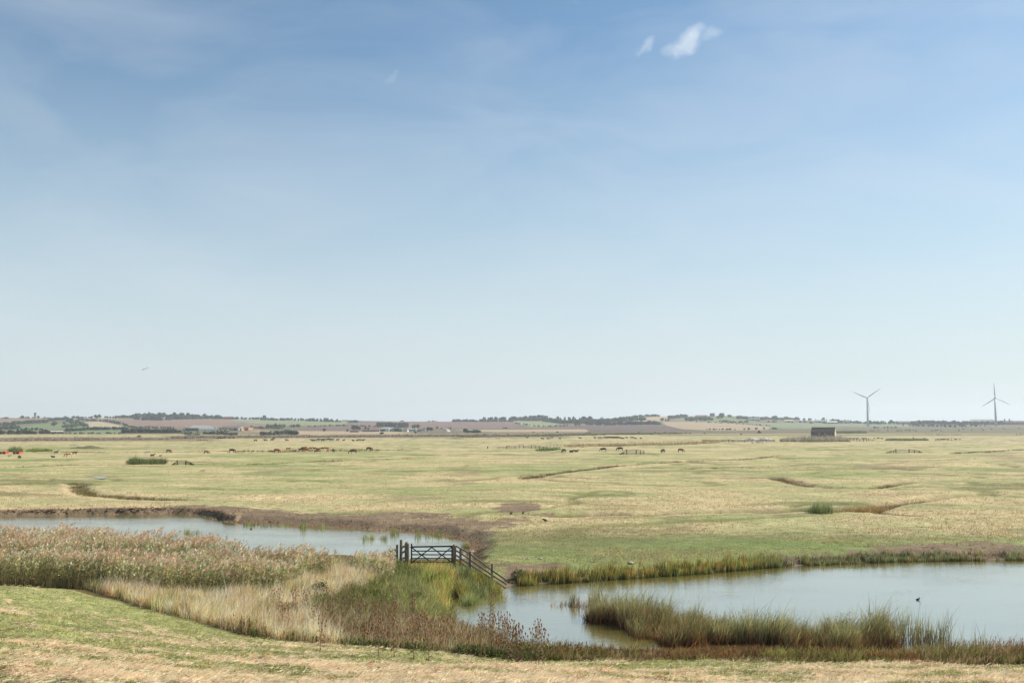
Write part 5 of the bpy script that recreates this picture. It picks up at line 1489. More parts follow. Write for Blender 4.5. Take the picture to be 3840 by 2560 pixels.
building('farmhouse', 1580, 1596, 1616, 1609, 1604, 9, WHITE, BROWNR, 'white farmhouse with two chimneys right of the dark boarded barn', 'house', 'side', -.3, wins=[(-.3, .6, 1, 1.2), (0, .6, 1, 1.2), (.3, .6, 1, 1.2)], chim=[(-.4, 2.4, WHITE), (.35, 2.4, WHITE)])
building('cottage', 1652, 1659, 1608, 1605, 1602.5, 7, REDB, RED, 'small red brick house left of the chalk heap', 'house', wins=[(0, .5, 1, 1)])
building('barn', 167, 180, 1618, 1612, 1608, 14, REDB, RED, 'red brick barn in the trees at the foot of the left hill', 'barn', doors=[(0, 3, 3, WOODD)])
for x0, x1, l in ((190, 214, 'long white roofed shed right of the red barn'), (215, 236, 'white roofed shed farthest right of the red barn')):
    building('farm_shed', x0, x1, 1624, 1621, 1617, 12, GREY, WHITE, l, 'shed', doors=[(.1, 3, 2.2, WOODD)])
building('cottage', 2, 10, 1601, 1598, 1595, 7, WHITE, RED, 'white cottage in the wood at the left edge', 'house', wins=[(0, .5, 1, 1)])
for x0, x1, l in ((842, 852, 'red roofed house leftmost of the skyline row above the barns'), (853, 864, 'red roofed house in the middle of the skyline row above the barns'), (866, 877, 'red roofed house rightmost of the skyline row above the barns')):
    building('cottage', x0, x1, 1569, 1565, 1561, 8, REDB, RED, l, 'house', Y=2960, wins=[(-.2, .5, 1.2, 1.2), (.2, .5, 1.2, 1.2)])
for x0, x1, l in ((1281, 1291, 'red roofed house on the skyline, left of its neighbour above the straw rows'), (1293, 1306, 'long red roofed house on the skyline beside the small copse')):
    building('cottage', x0, x1, 1583, 1580, 1576, 8, TAN, RED, l, 'house', Y=2960, wins=[(-.2, .5, 1.2, 1.2), (.2, .5, 1.2, 1.2)])
for x0, x1, y0, wl_, rf_, l in ((2046, 2056, 1573, TAN, RED, 'red roofed house leftmost in the hill village'), (2060, 2068, 1574, WHITE, BROWNR, 'white house second from the left in the hill village'), (2094, 2104, 1574, WHITE, RED, 'white house with red roof left of the tall village tree'),
                           (2130, 2142, 1573, TAN, BROWNR, 'brown house in the middle of the hill village'), (2150, 2158, 1574, WHITE, RED, 'small white house in the right half of the hill village'), (2194, 2207, 1574, WHITE, BROWNR, 'wide white house at the right end of the hill village'),
                           (2210, 2222, 1572, TAN, RED, 'orange brick house rightmost in the hill village'), (2252, 2262, 1572, WHITE, GREYR, 'lone pale house right of the hill village')):
    building('village_house', x0, x1, y0, y0 - 4, y0 - 8, 8, wl_, rf_, l, 'house', Y=2860, wins=[(-.25, .6, 1.2, 1.2), (.25, .6, 1.2, 1.2)], chim=[(.3, 1.4, REDB)])
building('farm_shed', 2352, 2374, 1592, 1588, 1583, 14, TEAL, DKBL, 'teal farm shed with dark roof by the wood above the ploughed field', 'shed', 'front', .5, doors=[(0, 6, 3, WOODD)])
building('barn', 2376, 2400, 1592, 1588, 1583.5, 12, REDB, BROWNR, 'brown roofed barn right of the teal farm shed', 'barn', wins=[(0, .5, 2, 1)])
building('farm_shed', 2322, 2334, 1592, 1590, 1587, 8, WHITE, GREYR, 'small pale shed left of the teal farm shed', 'shed')
building('farm_shed', 2338, 2350, 1592, 1590, 1588, 7, REDB, RED, 'small red shed touching the teal farm shed', 'shed')
building('stable_block', 2608, 2653, 1566, 1561, 1556, 14, TAN, RED, 'long red roofed stable block on the green hill', 'building', wins=[(f, .5, 4, 1.4) for f in (-.4, -.2, 0, .2, .4)])
# square blockhouse on the hill top
P = on_ground(2670, 2930); s_ = P.y / F
bl = rooted('hilltop_blockhouse', 'flat topped grey blockhouse on the top of the right hill', 'building'); bl.location = P; bl.rotation_euler = (0, 0, -math.atan2(P.x, P.y) - .25)
hh = at_y(2670, 1549.5, P.y).z - P.z
B().box((0, 5, hh / 2 - 1), (13, 10, hh + 2)).part('wall', M_('grey_concrete', 120, 122, 122), bl); B().box((0, 5, hh + .3), (13.8, 10.8, .6)).part('roof', DKBL, bl)
for x in (-4, 0, 4): B().box((x, -.05, hh * .65), (2, .12, 1)).part('window', GLASS, bl)
building('outbuilding', 2747, 2752, 1567, 1565, 1563, 6, TAN, BROWNR, 'tiny outbuilding on the crest right of the large oak', 'shed')
for x0, x1, yb, ye, yr, wl_, rf_, g, l in ((2806, 2848, 1577, 1571, 1567.5, TAN, GREYR, 'side', 'long flat grey roofed factory leftmost in the industrial row'), (2874, 2893, 1583, 1579, 1574, CREAM, TAN, 'side', 'tan roofed workshop left of the yellow warehouse'),
        (2893, 2912, 1583, 1579, 1576, TAN, BROWNR, 'side', 'low brown workshop next to the tan one'), (2942, 2976, 1584, 1577, 1574, CREAM, CREAM, 'side', 'pale yellow warehouse with dark doorway'),
        (2993, 3010, 1584, 1580, 1576, WHITE, CREAM, 'front', 'white gabled unit first right of the yellow warehouse'), (3011, 3027, 1584, 1580, 1576.5, CREAM, GREYR, 'front', 'cream gabled unit second right of the yellow warehouse'),
        (3029, 3053, 1585, 1581, 1577, CREAM, TAN, 'side', 'cream unit with tan roof third right of the yellow warehouse'), (3056, 3094, 1585, 1579, 1574.5, TAN, GREYR, 'side', 'long pale roofed unit left of the green warehouse'),
        (3104, 3139, 1588, 1582, 1579, GREENS, WHITE, 'side', 'green warehouse with a white roof'), (3161, 3187, 1587, 1581, 1575.5, TAN, BROWNR, 'side', 'brown brick gabled mill right of the green warehouse'),
        (3363, 3418, 1590, 1584, 1578.5, REDB, BROWNR, 'side', 'long red brown factory between the turbines')):
    building('factory', x0, x1, yb, ye, yr, 22, wl_, rf_, l, 'factory', g, doors=[(-.05, 5, 4.5, WOODD)] + ([(.3, 4, 3, GREY)] if x1 - x0 > 30 else []), wins=[(-.35, .6, 3, 1.2), (.38, .6, 3, 1.2)])
building('hangar', 3629, 3703, 1590, 1580, 1571.5, 60, GREY, GREYR, 'big grey aircraft hangar left of the right turbine', 'hangar', 'side', -.35, doors=[(.3, 16, 5, DKBL)], wins=[(-.3, .7, 12, 1.5)])
building('factory', 3609, 3629, 1590, 1580, 1577, 20, TAN, BROWNR, 'low brown annex at the left end of the big hangar', 'factory', wins=[(f, .6, 2, 1.5) for f in (-.3, 0, .3)])
lb = building('long_warehouse', 3707, 3845, 1592, 1582, 1577, 30, REDB, BROWNR, 'long brick warehouse with two roof vents behind the right turbine', 'warehouse', wins=[(f, .6, 3, 2) for f in (-.45, -.35, -.25, -.15, -.05, .05, .15, .25, .35, .45)])
for fx in (-8, 3): B().tube([(fx + 3, 15, 8), (fx + 3, 15, 14)], 1.7, 10).tube([(fx + 3, 15, 14), (fx + 3, 15, 14.8)], [2.4, 1.2], 10).part('roof_vent', DKBL, lb)
# water tower
P = on_ground(131.5, 2960); wt = rooted('water_tower', 'round stone water tower on the left skyline', 'tower'); wt.location = P
h = at_y(131.5, 1547, P.y).z - P.z
TWR = M_('tower_stone', 158, 142, 130)
B().tube([(0, 0, -2), (0, 0, h * .55), (0, 0, h * .6)], [2.9, 2.7, 2.8], 20).part('shaft', TWR, wt)
B().tube([(0, 0, h * .58), (0, 0, h * .66), (0, 0, h * .97), (0, 0, h)], [2.9, 3.6, 3.7, 3.9], 20).part('tank', TWR, wt)
B().tube([(0, 0, h * .655), (0, 0, h * .675)], 3.95, 20).part('band', BROWNR, wt); B().tube([(0, 0, h), (0, 0, h + .5)], [3.9, 3.2], 20).part('roof', DKBL, wt)
# silo
P = hit(1556, 1617); si = rooted('grain_silo', 'round silver grain silo in the middle farm', 'silo'); si.location = P
sc = P.y / F; h = 10 * sc; r_ = 6 * sc
B().tube([(0, 0, -.5), (0, 0, h)], r_, 20).part('drum', SILV, si); B().tube([(0, 0, h), (0, 0, h + 3 * sc), (0, 0, h + 3.4 * sc)], [r_ * 1.04, r_ * .15, r_ * .1], 20).part('roof', SILV, si)
P = hit(1456, 1617); si = rooted('feed_silo', 'small cream feed silo in front of the blue farm shed', 'silo'); si.location = P
B().tube([(0, 0, 0), (0, 0, 4.6), (0, 0, 5.6)], [1.5, 1.5, .3], 12).part('drum', CREAM, si)
for a in range(4): B().tube([(1.3 * cos(a * 1.57), 1.3 * sin(a * 1.57), -.6), (1.3 * cos(a * 1.57), 1.3 * sin(a * 1.57), .4)], .1, 5).part('leg', SILV, si)
# straw stacks
STRAW = mat('straw_bales', lin(206, 158, 116) * .75, .95, .8, 1.1, 1.3); STRAWD = mat('old_straw_bales', lin(150, 122, 104) * .6, .95, .75, 1.15, 1.3)
def stack(x0, x1, yb, yt, depth, m, label, yaw=0):
    xc = (x0 + x1) / 2; P = hit(xc, yb); s = P.y / F; w = (x1 - x0) * s; h = (yb - yt) * s; k = B(); rows_ = max(3, int(h / 1.3)); n = max(3, int(w / 2.5)); bh = h / rows_; bw_ = w / n
    for i in range(rows_):
        for j in range(n):
            for l, dd_ in enumerate((0, depth - 1.2)):
                k.box(((j + .5) * bw_ - w / 2 + random.uniform(-.06, .06), dd_ + .6 + random.uniform(-.1, .1), (i + .5) * bh - .1), (bw_ * .97, 1.2, bh * .96))
    for sx in (-1, 1): k.box((sx * (w / 2 - .7), depth / 2, h / 2 - .15), (1.2, depth - 2.4, h * .98))
    k.box((0, depth / 2, h - .25), (w * .97, depth * .9, .45))
    me = k.mesh('straw_stack', m); o = link(bpy.data.objects.new('straw_stack', me)); o.location = P; o.rotation_euler = (0, 0, -math.atan2(P.x, P.y) + yaw)
    return tag(o, label, 'straw stack', 'straw bale stacks at the farms')
stack(909, 934, 1615, 1602, 12, STRAW, 'tall bright orange straw stack right of the grey barns', -.7); stack(898, 906, 1615, 1605, 8, STRAW, 'small orange straw stack beside the second grey barn', -.6)
stack(1311, 1344, 1620, 1614.5, 8, STRAWD, 'long low brown straw row left of its longer neighbour', -.25); stack(1357, 1422, 1618, 1612, 8, STRAWD, 'longest low brown straw row beside the blue farm shed', -.25)
# heaps of chalk and rubble
CHALK = mat('chalk_rubble', lin(214, 206, 196) * .8, .95, .75, 1.1, .9, .3)
def heap(px, py, w, h, d, lab, m=CHALK, cat='heap', name='rubble_heap', group=None, seed=0):
    P = hit(px, py); n = 40; gx, gy = np.meshgrid(np.linspace(-1, 1, n), np.linspace(-1, 1, n // 2)); x = gx.ravel(); y = gy.ravel()
    q = fbm(x * 3 + seed, y * 2, .8, 4, 90 + seed, .6); z = np.clip(1 - (x ** 2 + y ** 2) ** .8, 0, 1) * (.45 + 1.1 * (q - .2)) * h + (fbm(x * 20 + seed, y * 20, 1, 2, 5) - .5) * .18 * h - .1
    i = np.arange(n // 2 - 1)[:, None] * n + np.arange(n - 1)[None]; T = np.stack([i, i + 1, i + n + 1, i + n], -1).reshape(-1, 4)
    o = link(bpy.data.objects.new(name, npmesh(name, np.stack([x * w / 2, y * d / 2, z], 1), T, m))); o.location = P
    return tag(o, lab, cat, group)
G_ = 'heaps of pale rubble by the cattle pen'
for i, (px, w, h, l) in enumerate(((2782, 7, 1.3, 'lowest heap of pale rubble at the left end behind the pen'), (2822, 10, 2.6, 'tall heap of pale rubble behind the pen, left of the tallest'), (2866, 11, 3.0, 'tallest heap of pale rubble at the right end behind the pen'), (2885, 6, 1.6, 'small heap of pale rubble farthest right behind the pen'))):
    heap(px, 1650, w, h, 6, l, group=G_, seed=i * 3)
heap(1675, 1618, 12, 5.5, 10, 'pale pyramid of chalk by the farm road', seed=5)
heap(960, 1622, 60, 5, 30, 'wide mound of bare earth in front of the straw stacks', mat('bare_earth', lin(190, 166, 136) * .55, .95), 'mound', 'earth_mound', None, 7)
GRM = mat('turf_mound', lin(128, 128, 84) * .55, .95)
heap(327, 1681, 18, 1.7, 8, 'low grassy mound on the left marsh beyond the tan cow', GRM, 'mound', 'turf_mound', None, 2)
heap(1706, 1645, 22, 1.0, 10, 'low turf mound on the far marsh below the farm road', GRM, 'mound', 'turf_mound', None, 4)
heap(3302, 1622, 26, 1.4, 10, 'low turf mound among the far black cattle on the right', GRM, 'mound', 'turf_mound', None, 6)

# ------------------------------------------------------------------ wind turbines
TW = mat('turbine_white', lin(226, 228, 230) * .62, .5, .97, 1.03)
def turbine(xb, yb, xh, yh, R, a0, yaw, label):
    P = on_ground(xb, 2300); z_h = at_y(xh, yh, 2300).z - P.z
    r0 = rooted('wind_turbine', label, 'wind turbine', 'wind turbines on the horizon'); r0.location = P
    fz = -math.atan2(P.x, P.y) + yaw; r0.rotation_euler = (0, 0, fz)
    B().tube([(0, 0, -3), (0, 0, z_h * .5), (0, 0, z_h - 1)], [2.7, 2.1, 1.45], 24).part('tower', TW, r0, True)
    B().box((0, 1.2, z_h + .2), (3.2, 8.4, 3.4), None, .5).part('nacelle', TW, r0)
    hub = B().tube([(0, -3.0, z_h), (0, -4.2, z_h), (0, -5.3, z_h), (0, -5.8, z_h)], [1.7, 1.6, 1.0, .2], 14).part('hub', TW, r0, True)
    for i in range(3):
        a = radians(a0 + 120 * i); k = B(); secs = []
        for t, ch, th in ((.0, 1.6, 1.6), (.06, 1.7, 1.3), (.18, 3.0, .7), (.45, 2.1, .4), (.75, 1.4, .25), (.97, .8, .14), (1.0, .3, .08)):
            rad = t * R + .8; tw = radians(55 * (1 - t) ** 2 + 6)
            ring = []
            for j in range(8):
                q = 2 * pi * j / 8; cx = cos(q) * ch / 2 + (.25 * ch if t > .1 else 0); cy = sin(q) * th / 2
                cx, cy = cx * cos(tw) - cy * sin(tw), cx * sin(tw) + cy * cos(tw)
                X = cos(a) * rad - sin(a) * cx; Z = sin(a) * rad + cos(a) * cx
                ring.append(k.bm.verts.new((X, -4.2 + cy - .02 * rad * t, z_h + Z)))
            secs.append(ring)
        for a_, b_ in zip(secs, secs[1:]):
            for j in range(8): k.bm.faces.new((a_[j], a_[(j + 1) % 8], b_[(j + 1) % 8], b_[j]))
        k.bm.faces.new(secs[0]); k.bm.faces.new(secs[-1])
        k.part('blade', TW, hub, True)
    B().box((0, -2.72, .9), (1.0, .12, 2.0)).part('door', GREY, r0)
turbine(3255, 1597, 3252, 1491.5, 34, 36, radians(8), 'left wind turbine, one blade hanging down beside its tower'); turbine(3735, 1593, 3731, 1492, 34.5, 93, radians(14), 'right wind turbine with one blade pointing straight up')

# ------------------------------------------------------------------ field gates, pens and fences out on the marsh
FW = mat('fence_wood', lin(78, 70, 62) * .5, .85, .75, 1.2, 4); FWH = mat('bleached_wood', lin(206, 200, 190) * .75, .85, .8, 1.1, 4); STEEL = mat('gate_steel', lin(168, 172, 168) * .6, .5, .9, 1.1)
def fence(label, posts, rails=4, m=FW, w=.14, name='post_and_rail_fence', cat='fence', Y=None, group=None, railh=.1, front=.0):
    if w < .2: w *= 1.5; railh *= 1.15
    """posts: (px, base row, top row); rails follow the post tops"""
    r0 = rooted(name, label, cat, group); pp = []
    for (px, yb, yt) in posts:
        P = hit(px, yb) if Y is None else on_ground(px, Y)
        s = P.y / F; h = max(.15, (yb - yt) * s); pp.append((P, h))
        B().box((0, 0, h / 2 - .2), (w, w, h + .4)).part('post', m, r0).location = P
    for (a, ha), (b, hb) in zip(pp, pp[1:]):
        for i in range(rails):
            f = 1 - (i + .3) / (rails + .1)
            B().bar(a + Vector((0, -w * .6 - front, max(.02, ha * f))), b + Vector((0, -w * .6 - front, max(.02, hb * f))), .04, railh).part('rail', m, r0)
    return r0
def steel_gate(label, x0, x1, yb, yt, m=STEEL, bars=5, brace=True):
    r0 = rooted('metal_field_gate' if m is STEEL else 'wooden_field_gate', label, 'gate'); a = hit(x0, yb); b = hit(x1, yb); b = on_ground(x1, a.y) ; h = (yb - yt) * a.y / F
    th = max(.04, a.y / 6500)
    for p in (a, b): B().tube([p + Vector((0, 0, .05)), p + Vector((0, 0, h))], th, 6).part('stile', m, r0)
    for i in range(bars): z = .12 + (h - .14) * i / (bars - 1); B().tube([a + Vector((0, 0, z)), b + Vector((0, 0, z))], th * .8, 6).part('rail', m, r0)
    if brace:
        c = a.lerp(b, .5)
        B().tube([a + Vector((0, -.03, .1)), c + Vector((0, -.03, h)), b + Vector((0, -.03, .1))], th * .7, 5).part('brace', m, r0)
    settle(r0); return r0
fence('dark rail wing left of the small gate near the green reed patch', [(645, 1743, 1741), (655, 1743, 1734), (664, 1743, 1726)], 3)
fence('dark rail wing right of the small gate near the green reed patch', [(697, 1743, 1726), (714, 1743, 1733), (727, 1743, 1741)], 4)
steel_gate('small wooden gate with thin bars near the green reed patch', 666, 695, 1742, 1729, FW, 5)
fence('dark rail fence left of the gate in the centre of the marsh', [(1900, 1681, 1671), (1932, 1681, 1671), (1948, 1680, 1668), (1963, 1680, 1667)], 4)
fence('dark rail fence sloping down right of the gate in the centre of the marsh', [(1993, 1681, 1668), (2007, 1681, 1669), (2023, 1681, 1671), (2037, 1682, 1674), (2053, 1682, 1676)], 4)
fence('bleached rail fence left of the dark fence at the centre', [(1865, 1681, 1675), (1876, 1681, 1673), (1888, 1681, 1673), (1898, 1681, 1675)], 3, FWH)
steel_gate('thin metal gate between the dark fences at the centre', 1965, 1991, 1680, 1671)
fence('dark rail wing sloping up to the gate beside the black cattle', [(2323, 1703, 1701), (2337, 1703, 1694), (2350, 1703, 1685)], 4)
fence('dark rail fence right of the gate beside the black cattle', [(2386, 1703, 1685), (2402, 1703, 1687.5), (2415, 1703, 1689)], 4)
steel_gate('metal gate with a peaked brace beside the black cattle', 2352, 2384, 1703, 1687)
fence('dark rail wing left of the gate on the right marsh', [(3322, 1698, 1696), (3341, 1698, 1690), (3352, 1698, 1687.5), (3359.5, 1698, 1683)], 3)
fence('dark rail wing right of the gate on the right marsh', [(3409.5, 1698, 1683), (3429, 1698, 1686), (3448, 1698, 1690), (3459, 1697, 1696)], 4)
steel_gate('thin metal gate between the dark wings on the right marsh', 3362, 3407, 1698, 1685)
WBO = mat('dark_pen_boards', lin(60, 52, 48) * .6, .85)
pen = fence('long dark boarded cattle pen in front of the pale rubble heaps', [(2634, 1656, 1649), (2648, 1656, 1649), (2670, 1657, 1649), (2690, 1657, 1649), (2710, 1657, 1649), (2732, 1657, 1647), (2762, 1657, 1649), (2792, 1657, 1648), (2820, 1657, 1647), (2840, 1656, 1648), (2875, 1656, 1648), (2905, 1654, 1649)], 3, WBO, .3, 'cattle_pen', 'cattle pen', railh=.28)
fence('bleached hurdle fence standing in the middle of the dark pen', [(2746, 1657, 1650), (2751, 1657, 1649), (2757, 1657, 1649), (2762, 1657, 1650)], 5, FWH, .2, 'hurdle', 'hurdle', railh=.25, front=.6)
fence('left white wing of the small white gate before the pen', [(2817, 1663, 1661.5), (2825, 1663, 1656), (2833, 1662, 1652)], 4, FWH)
fence('right white wing of the small white gate before the pen', [(2848, 1661, 1651), (2857, 1661, 1656), (2864, 1661, 1660)], 4, FWH)
steel_gate('small white gate in front of the dark pen', 2835, 2846, 1661, 1653, FWH, 4, False)
fence('dark rail pen right of the brick barn with brown cattle behind it', [(3160, 1647, 1640), (3185, 1650, 1642), (3200, 1652, 1643), (3213, 1654, 1644), (3224, 1654, 1645), (3238, 1654, 1645), (3250, 1654, 1643), (3258, 1653, 1643), (3275, 1652, 1648)], 4, FW, .18, 'cattle_pen', 'cattle pen')
fence('low rail fence with dark posts by the lying cattle on the right', [(3508, 1652, 1645), (3523, 1652, 1646), (3537, 1653, 1643), (3569, 1653, 1642), (3600, 1650, 1644)], 2, FW, .2)
fence('far small pen of dark posts left of its pair', [(3472, 1626, 1621), (3484, 1626, 1620), (3497, 1626, 1620)], 2, FW, .2, Y=1090)
fence('far crowded pen of dark posts in the middle of the three', [(3511, 1626, 1620), (3517, 1626, 1620), (3524, 1626, 1619), (3533, 1626, 1620), (3545, 1626, 1621), (3558, 1626, 1620)], 2, FW, .22, Y=1080)
fence('far small pen of dark rails on the right of the three', [(3569, 1624, 1618), (3580, 1624, 1619), (3592, 1624, 1620), (3603, 1624, 1621)], 3, FW, .22, Y=1085)
fence('dark gateway posts at the right edge of the far marsh', [(3811, 1624, 1618), (3828, 1624, 1617), (3845, 1624, 1618)], 2, FW, .3, Y=1090)
wf_posts = [(2050 + i * 13.3, 1674 - i * .42, 1667.5 - i * .42) for i in range(42)]
fence('long wire fence of thin stakes above the brown reeds', wf_posts, 2, FW, .1, 'wire_fence', 'fence', railh=.015)
fence('few leaning stakes on the far marsh right of the farm road', [(1832, 1644, 1639), (1842, 1643, 1637), (1855, 1643, 1637), (1862, 1646, 1641), (1869, 1646, 1640), (1874, 1646, 1641)], 1, FW, .14, railh=.08)
fence('pale broken hurdles on the left marsh beyond the mound', [(262, 1672, 1667), (270, 1672, 1666), (280, 1672, 1666), (290, 1672, 1667)], 2, FWH, .15)
fence('far dark hurdles below the grey barns', [(740, 1652, 1648), (752, 1652, 1647), (765, 1652, 1647), (778, 1652, 1649)], 2, FW, .15)
B_ = hit(1829, 1680); st = link(bpy.data.objects.new('stump', B().tube([(0, 0, -.2), (0, 0, .5), (.05, 0, .85)], [.3, .24, .2], 8).mesh('stump', FW))); st.location = B_; tag(st, 'dark stump standing alone on the dry grass left of the bleached fence', 'stump')

# red cattle trailers
REDM = mat('red_paint', lin(206, 74, 48) * .8, .5, .9, 1.08)
TYRE = mat('tyre_rubber', (.02, .02, .02), .9)
for x0, x1, l in ((-2, 20.5, 'red box trailer cut by the left edge of the picture'), (47, 72, 'red box trailer, whole, right of the one at the left edge')):
    P = hit((x0 + x1) / 2, 1702); s = P.y / F; w = (x1 - x0) * s; h = 9 * s
    r0 = rooted('box_trailer', l, 'trailer', 'red trailers on the left marsh'); r0.location = P; r0.rotation_euler = (0, 0, radians(-8))
    k = B().box((0, 1.1, h * .55), (w, 2.2, h * .78)); 
    k.part('body', REDM, r0)
    for i in range(7): B().box((-w / 2 + (i + .5) * w / 7, -.04, h * .55), (.08, .1, h * .74)).part('rib', REDM, r0)
    B().box((0, 1.1, h * .96), (w * 1.02, 2.3, .1)).part('roof', REDM, r0)
    B().box((-w * .1, -.09, h * .62), (w * .16, .06, h * .2)).part('sign_plate', WHITE, r0)
    B().box((w * .44, -.08, h * .5), (.5, .08, h * .5)).part('door', WOODD, r0)
    for sx in (-.3, .3): B().tube([(sx * w, -.1, .28), (sx * w, .15, .28)], .28, 12).part('wheel', TYRE, r0)
# tractor
P = hit(2848, 1624); tr = rooted('tractor', 'blue tractor parked on the far marsh left of the brick barn', 'tractor'); tr.location = P; tr.rotation_euler = (0, 0, radians(20)); tr.scale = (1.25,) * 3
BLUE = mat('tractor_blue', lin(54, 84, 120) * .7, .4)
B().box((.9, 0, 1.15), (1.9, .8, .75), None, .08).part('bonnet', BLUE, tr); cb = B().box((-.5, 0, 1.9), (1.4, 1.5, 1.5), None, .1).part('cab', GLASS, tr); B().box((-.5, 0, 2.72), (1.6, 1.6, .16)).part('cab_roof', BLUE, tr)
for x, r_, y in ((-.7, .85, -.95), (-.7, .85, .95), (1.3, .5, -.8), (1.3, .5, .8)): B().tube([(x, y - .2, r_), (x, y + .2, r_)], r_, 14).part('wheel', TYRE, tr)
B().tube([(.8, .2, 1.5), (.8, .2, 2.4)], .06, 6).part('exhaust', TYRE, tr)
# containers in the yard
for i, (x0, x1, m, l) in enumerate(((3434, 3442, DKBL, 'blue grey tank standing in the yard by the willow'), (3446, 3456, WHITE, 'white container right of the tank in the yard'), (3489, 3504, REDB, 'red container in the yard, left of the pale row'), (3508, 3522, WHITE, 'white container in the middle of the yard row'), (3526, 3546, TAN, 'long tan container in the yard row'), (3552, 3570, WHITE, 'long white container at the right end of the yard row'),
                                  (3085, 3100, DKBL, 'dark blue container left of the green warehouse'), (3142, 3158, TEAL, 'turquoise container right of the green warehouse'), (3036, 3050, REDB, 'red container below the cream unit'))):
    P = gpos((x0 + x1) / 2, 1596 if x0 > 3400 else 1587); s = P.y / F; w = (x1 - x0) * s; r0 = rooted('container', l, 'container', 'containers of the industrial yards'); r0.location = P; r0.rotation_euler = (0, 0, -math.atan2(P.x, P.y) - .1)
    B().box((0, 1.5, 1.4), (w, 3, 3.4)).part('body', m, r0); B().box((0, 1.5, 3.15), (w * 1.01, 3.1, .1)).part('roof', GREY, r0); B().box((w * .3, -.05, 1.3), (w * .2, .08, 2.4)).part('door', WOODD, r0)

# puddles
poly_sheet('puddle', unp(*np.array([(346, 1788), (358, 1786), (392, 1785), (404, 1788), (388, 1793), (360, 1793)], float).T, .06), .05, WM)
print('TREES', ntree)
# ------------------------------------------------------------------ cattle
def skin_mesh(name, verts, edges, radii, sub=1, root=0):
    me = bpy.data.meshes.new(name + '_frame'); me.from_pydata(verts, edges, []); o = bpy.data.objects.new(name, me); C.objects.link(o)
    sk = o.modifiers.new('s', 'SKIN'); sk.use_smooth_shade = True
    for i, r_ in enumerate(radii): me.skin_vertices[0].data[i].radius = (r_, r_) if not isinstance(r_, tuple) else r_
    me.skin_vertices[0].data[root].use_root = True
    o.modifiers.new('u', 'SUBSURF').levels = sub
    bpy.context.view_layer.update()
    ev = o.evaluated_get(bpy.context.evaluated_depsgraph_get()); m = bpy.data.meshes.new_from_object(ev); m.name = name
    bpy.data.objects.remove(o); bpy.data.meshes.remove(me)
    m.polygons.foreach_set('use_smooth', [True] * len(m.polygons))
    return m
def cow_mesh(pose):
    V = []; E_ = []; R = []
    def v(p, r, j=None):
        V.append(p); R.append(r)
        if j is not None: E_.append((j, len(V) - 1))
        return len(V) - 1
    if pose == 'lying':
        a = v((-.35, 0, .48), .40); b = v((-.85, 0, .46), .34, a); c = v((.35, 0, .50), .36, a); d = v((.75, 0, .68), .22, c); e = v((1.02, 0, .98), .15, d); f = v((1.32, 0, .86), .10, e)
        v((1.0, .2, 1.04), .035, e); v((1.0, -.2, 1.04), .035, e)
        for s in (-1, 1):
            g = v((.45, s * .3, .22), .11, c); h = v((.75, s * .32, .08), .06, g); v((.5, s * .36, .06), .05, h)
            g = v((-.6, s * .34, .24), .15, b); h = v((-.25, s * .46, .10), .07, g); v((-.5, s * .52, .06), .05, h)
    else:
        a = v((-.1, 0, 1.06), .37); b = v((-.55, 0, 1.12), .35, a); b2 = v((-.88, 0, 1.16), .27, b); c = v((.38, 0, 1.08), .36, a); d = v((.78, 0, 1.10 if pose != 'up' else 1.25), .23, c)
        if pose == 'graze':
            e = v((1.08, 0, .78), .16, d); e2 = v((1.22, 0, .48), .14, e); f = v((1.34, 0, .16), .09, e2); v((1.1, .24, .60), .035, e2); v((1.1, -.24, .60), .035, e2)
        else:
            e = v((1.10, 0, 1.5), .15, d); f = v((1.42, 0, 1.36), .10, e); v((1.06, .24, 1.54), .035, e); v((1.06, -.24, 1.54), .035, e)
        for s in (-1, 1):
            g = v((.48, s * .22, .78), .13, c); h = v((.50, s * .22, .44), .07, g); i = v((.49, s * .22, .08), .055, h); v((.55, s * .22, .03), .05, i)
            g = v((-.82, s * .22, .82), .17, b2); h = v((-.96, s * .21, .50), .075, g); i = v((-.88, s * .21, .10), .055, h); v((-.82, s * .21, .03), .05, i)
        t = v((-1.10, 0, 1.22), .04, b2); t2 = v((-1.16, 0, .85), .025, t); v((-1.15, 0, .50), .05, t2)
    return skin_mesh('cow', V, E_, R)
COATS = {'black': lin(30, 28, 28) * .8, 'brown': lin(112, 66, 48) * .7, 'dark': lin(66, 44, 38) * .8, 'orange': lin(164, 98, 66) * .75, 'tan': lin(216, 172, 132) * .8, 'white': lin(220, 214, 206) * .8}
CM = {}
HORN = mat('horn_pale', lin(190, 180, 160) * .6, .6)
base_cow = {p: cow_mesh(p) for p in ('graze', 'up', 'lying')}
def cow(px, py, coat, pose, yaw, label, size=1.0, group='cattle grazing on the marsh', near=False):
    key = (coat, pose)
    if key not in CM:
        me = base_cow[pose].copy(); me.name = 'cow'; me.materials.clear(); me.materials.append(mat('coat_' + coat, COATS[coat], .75, .8, 1.2, 2.5)); CM[key] = me
    P = hit(px, py); o = link(bpy.data.objects.new('cow' if size > .8 else 'calf', CM[key])); o.location = P; o.rotation_euler = (0, 0, radians(yaw + random.uniform(-8, 8))); s = size * random.uniform(.96, 1.04); o.scale = (s, s, s)
    tag(o, label, 'cow' if size > .8 else 'calf', group)
R_, L_, = 0, 180
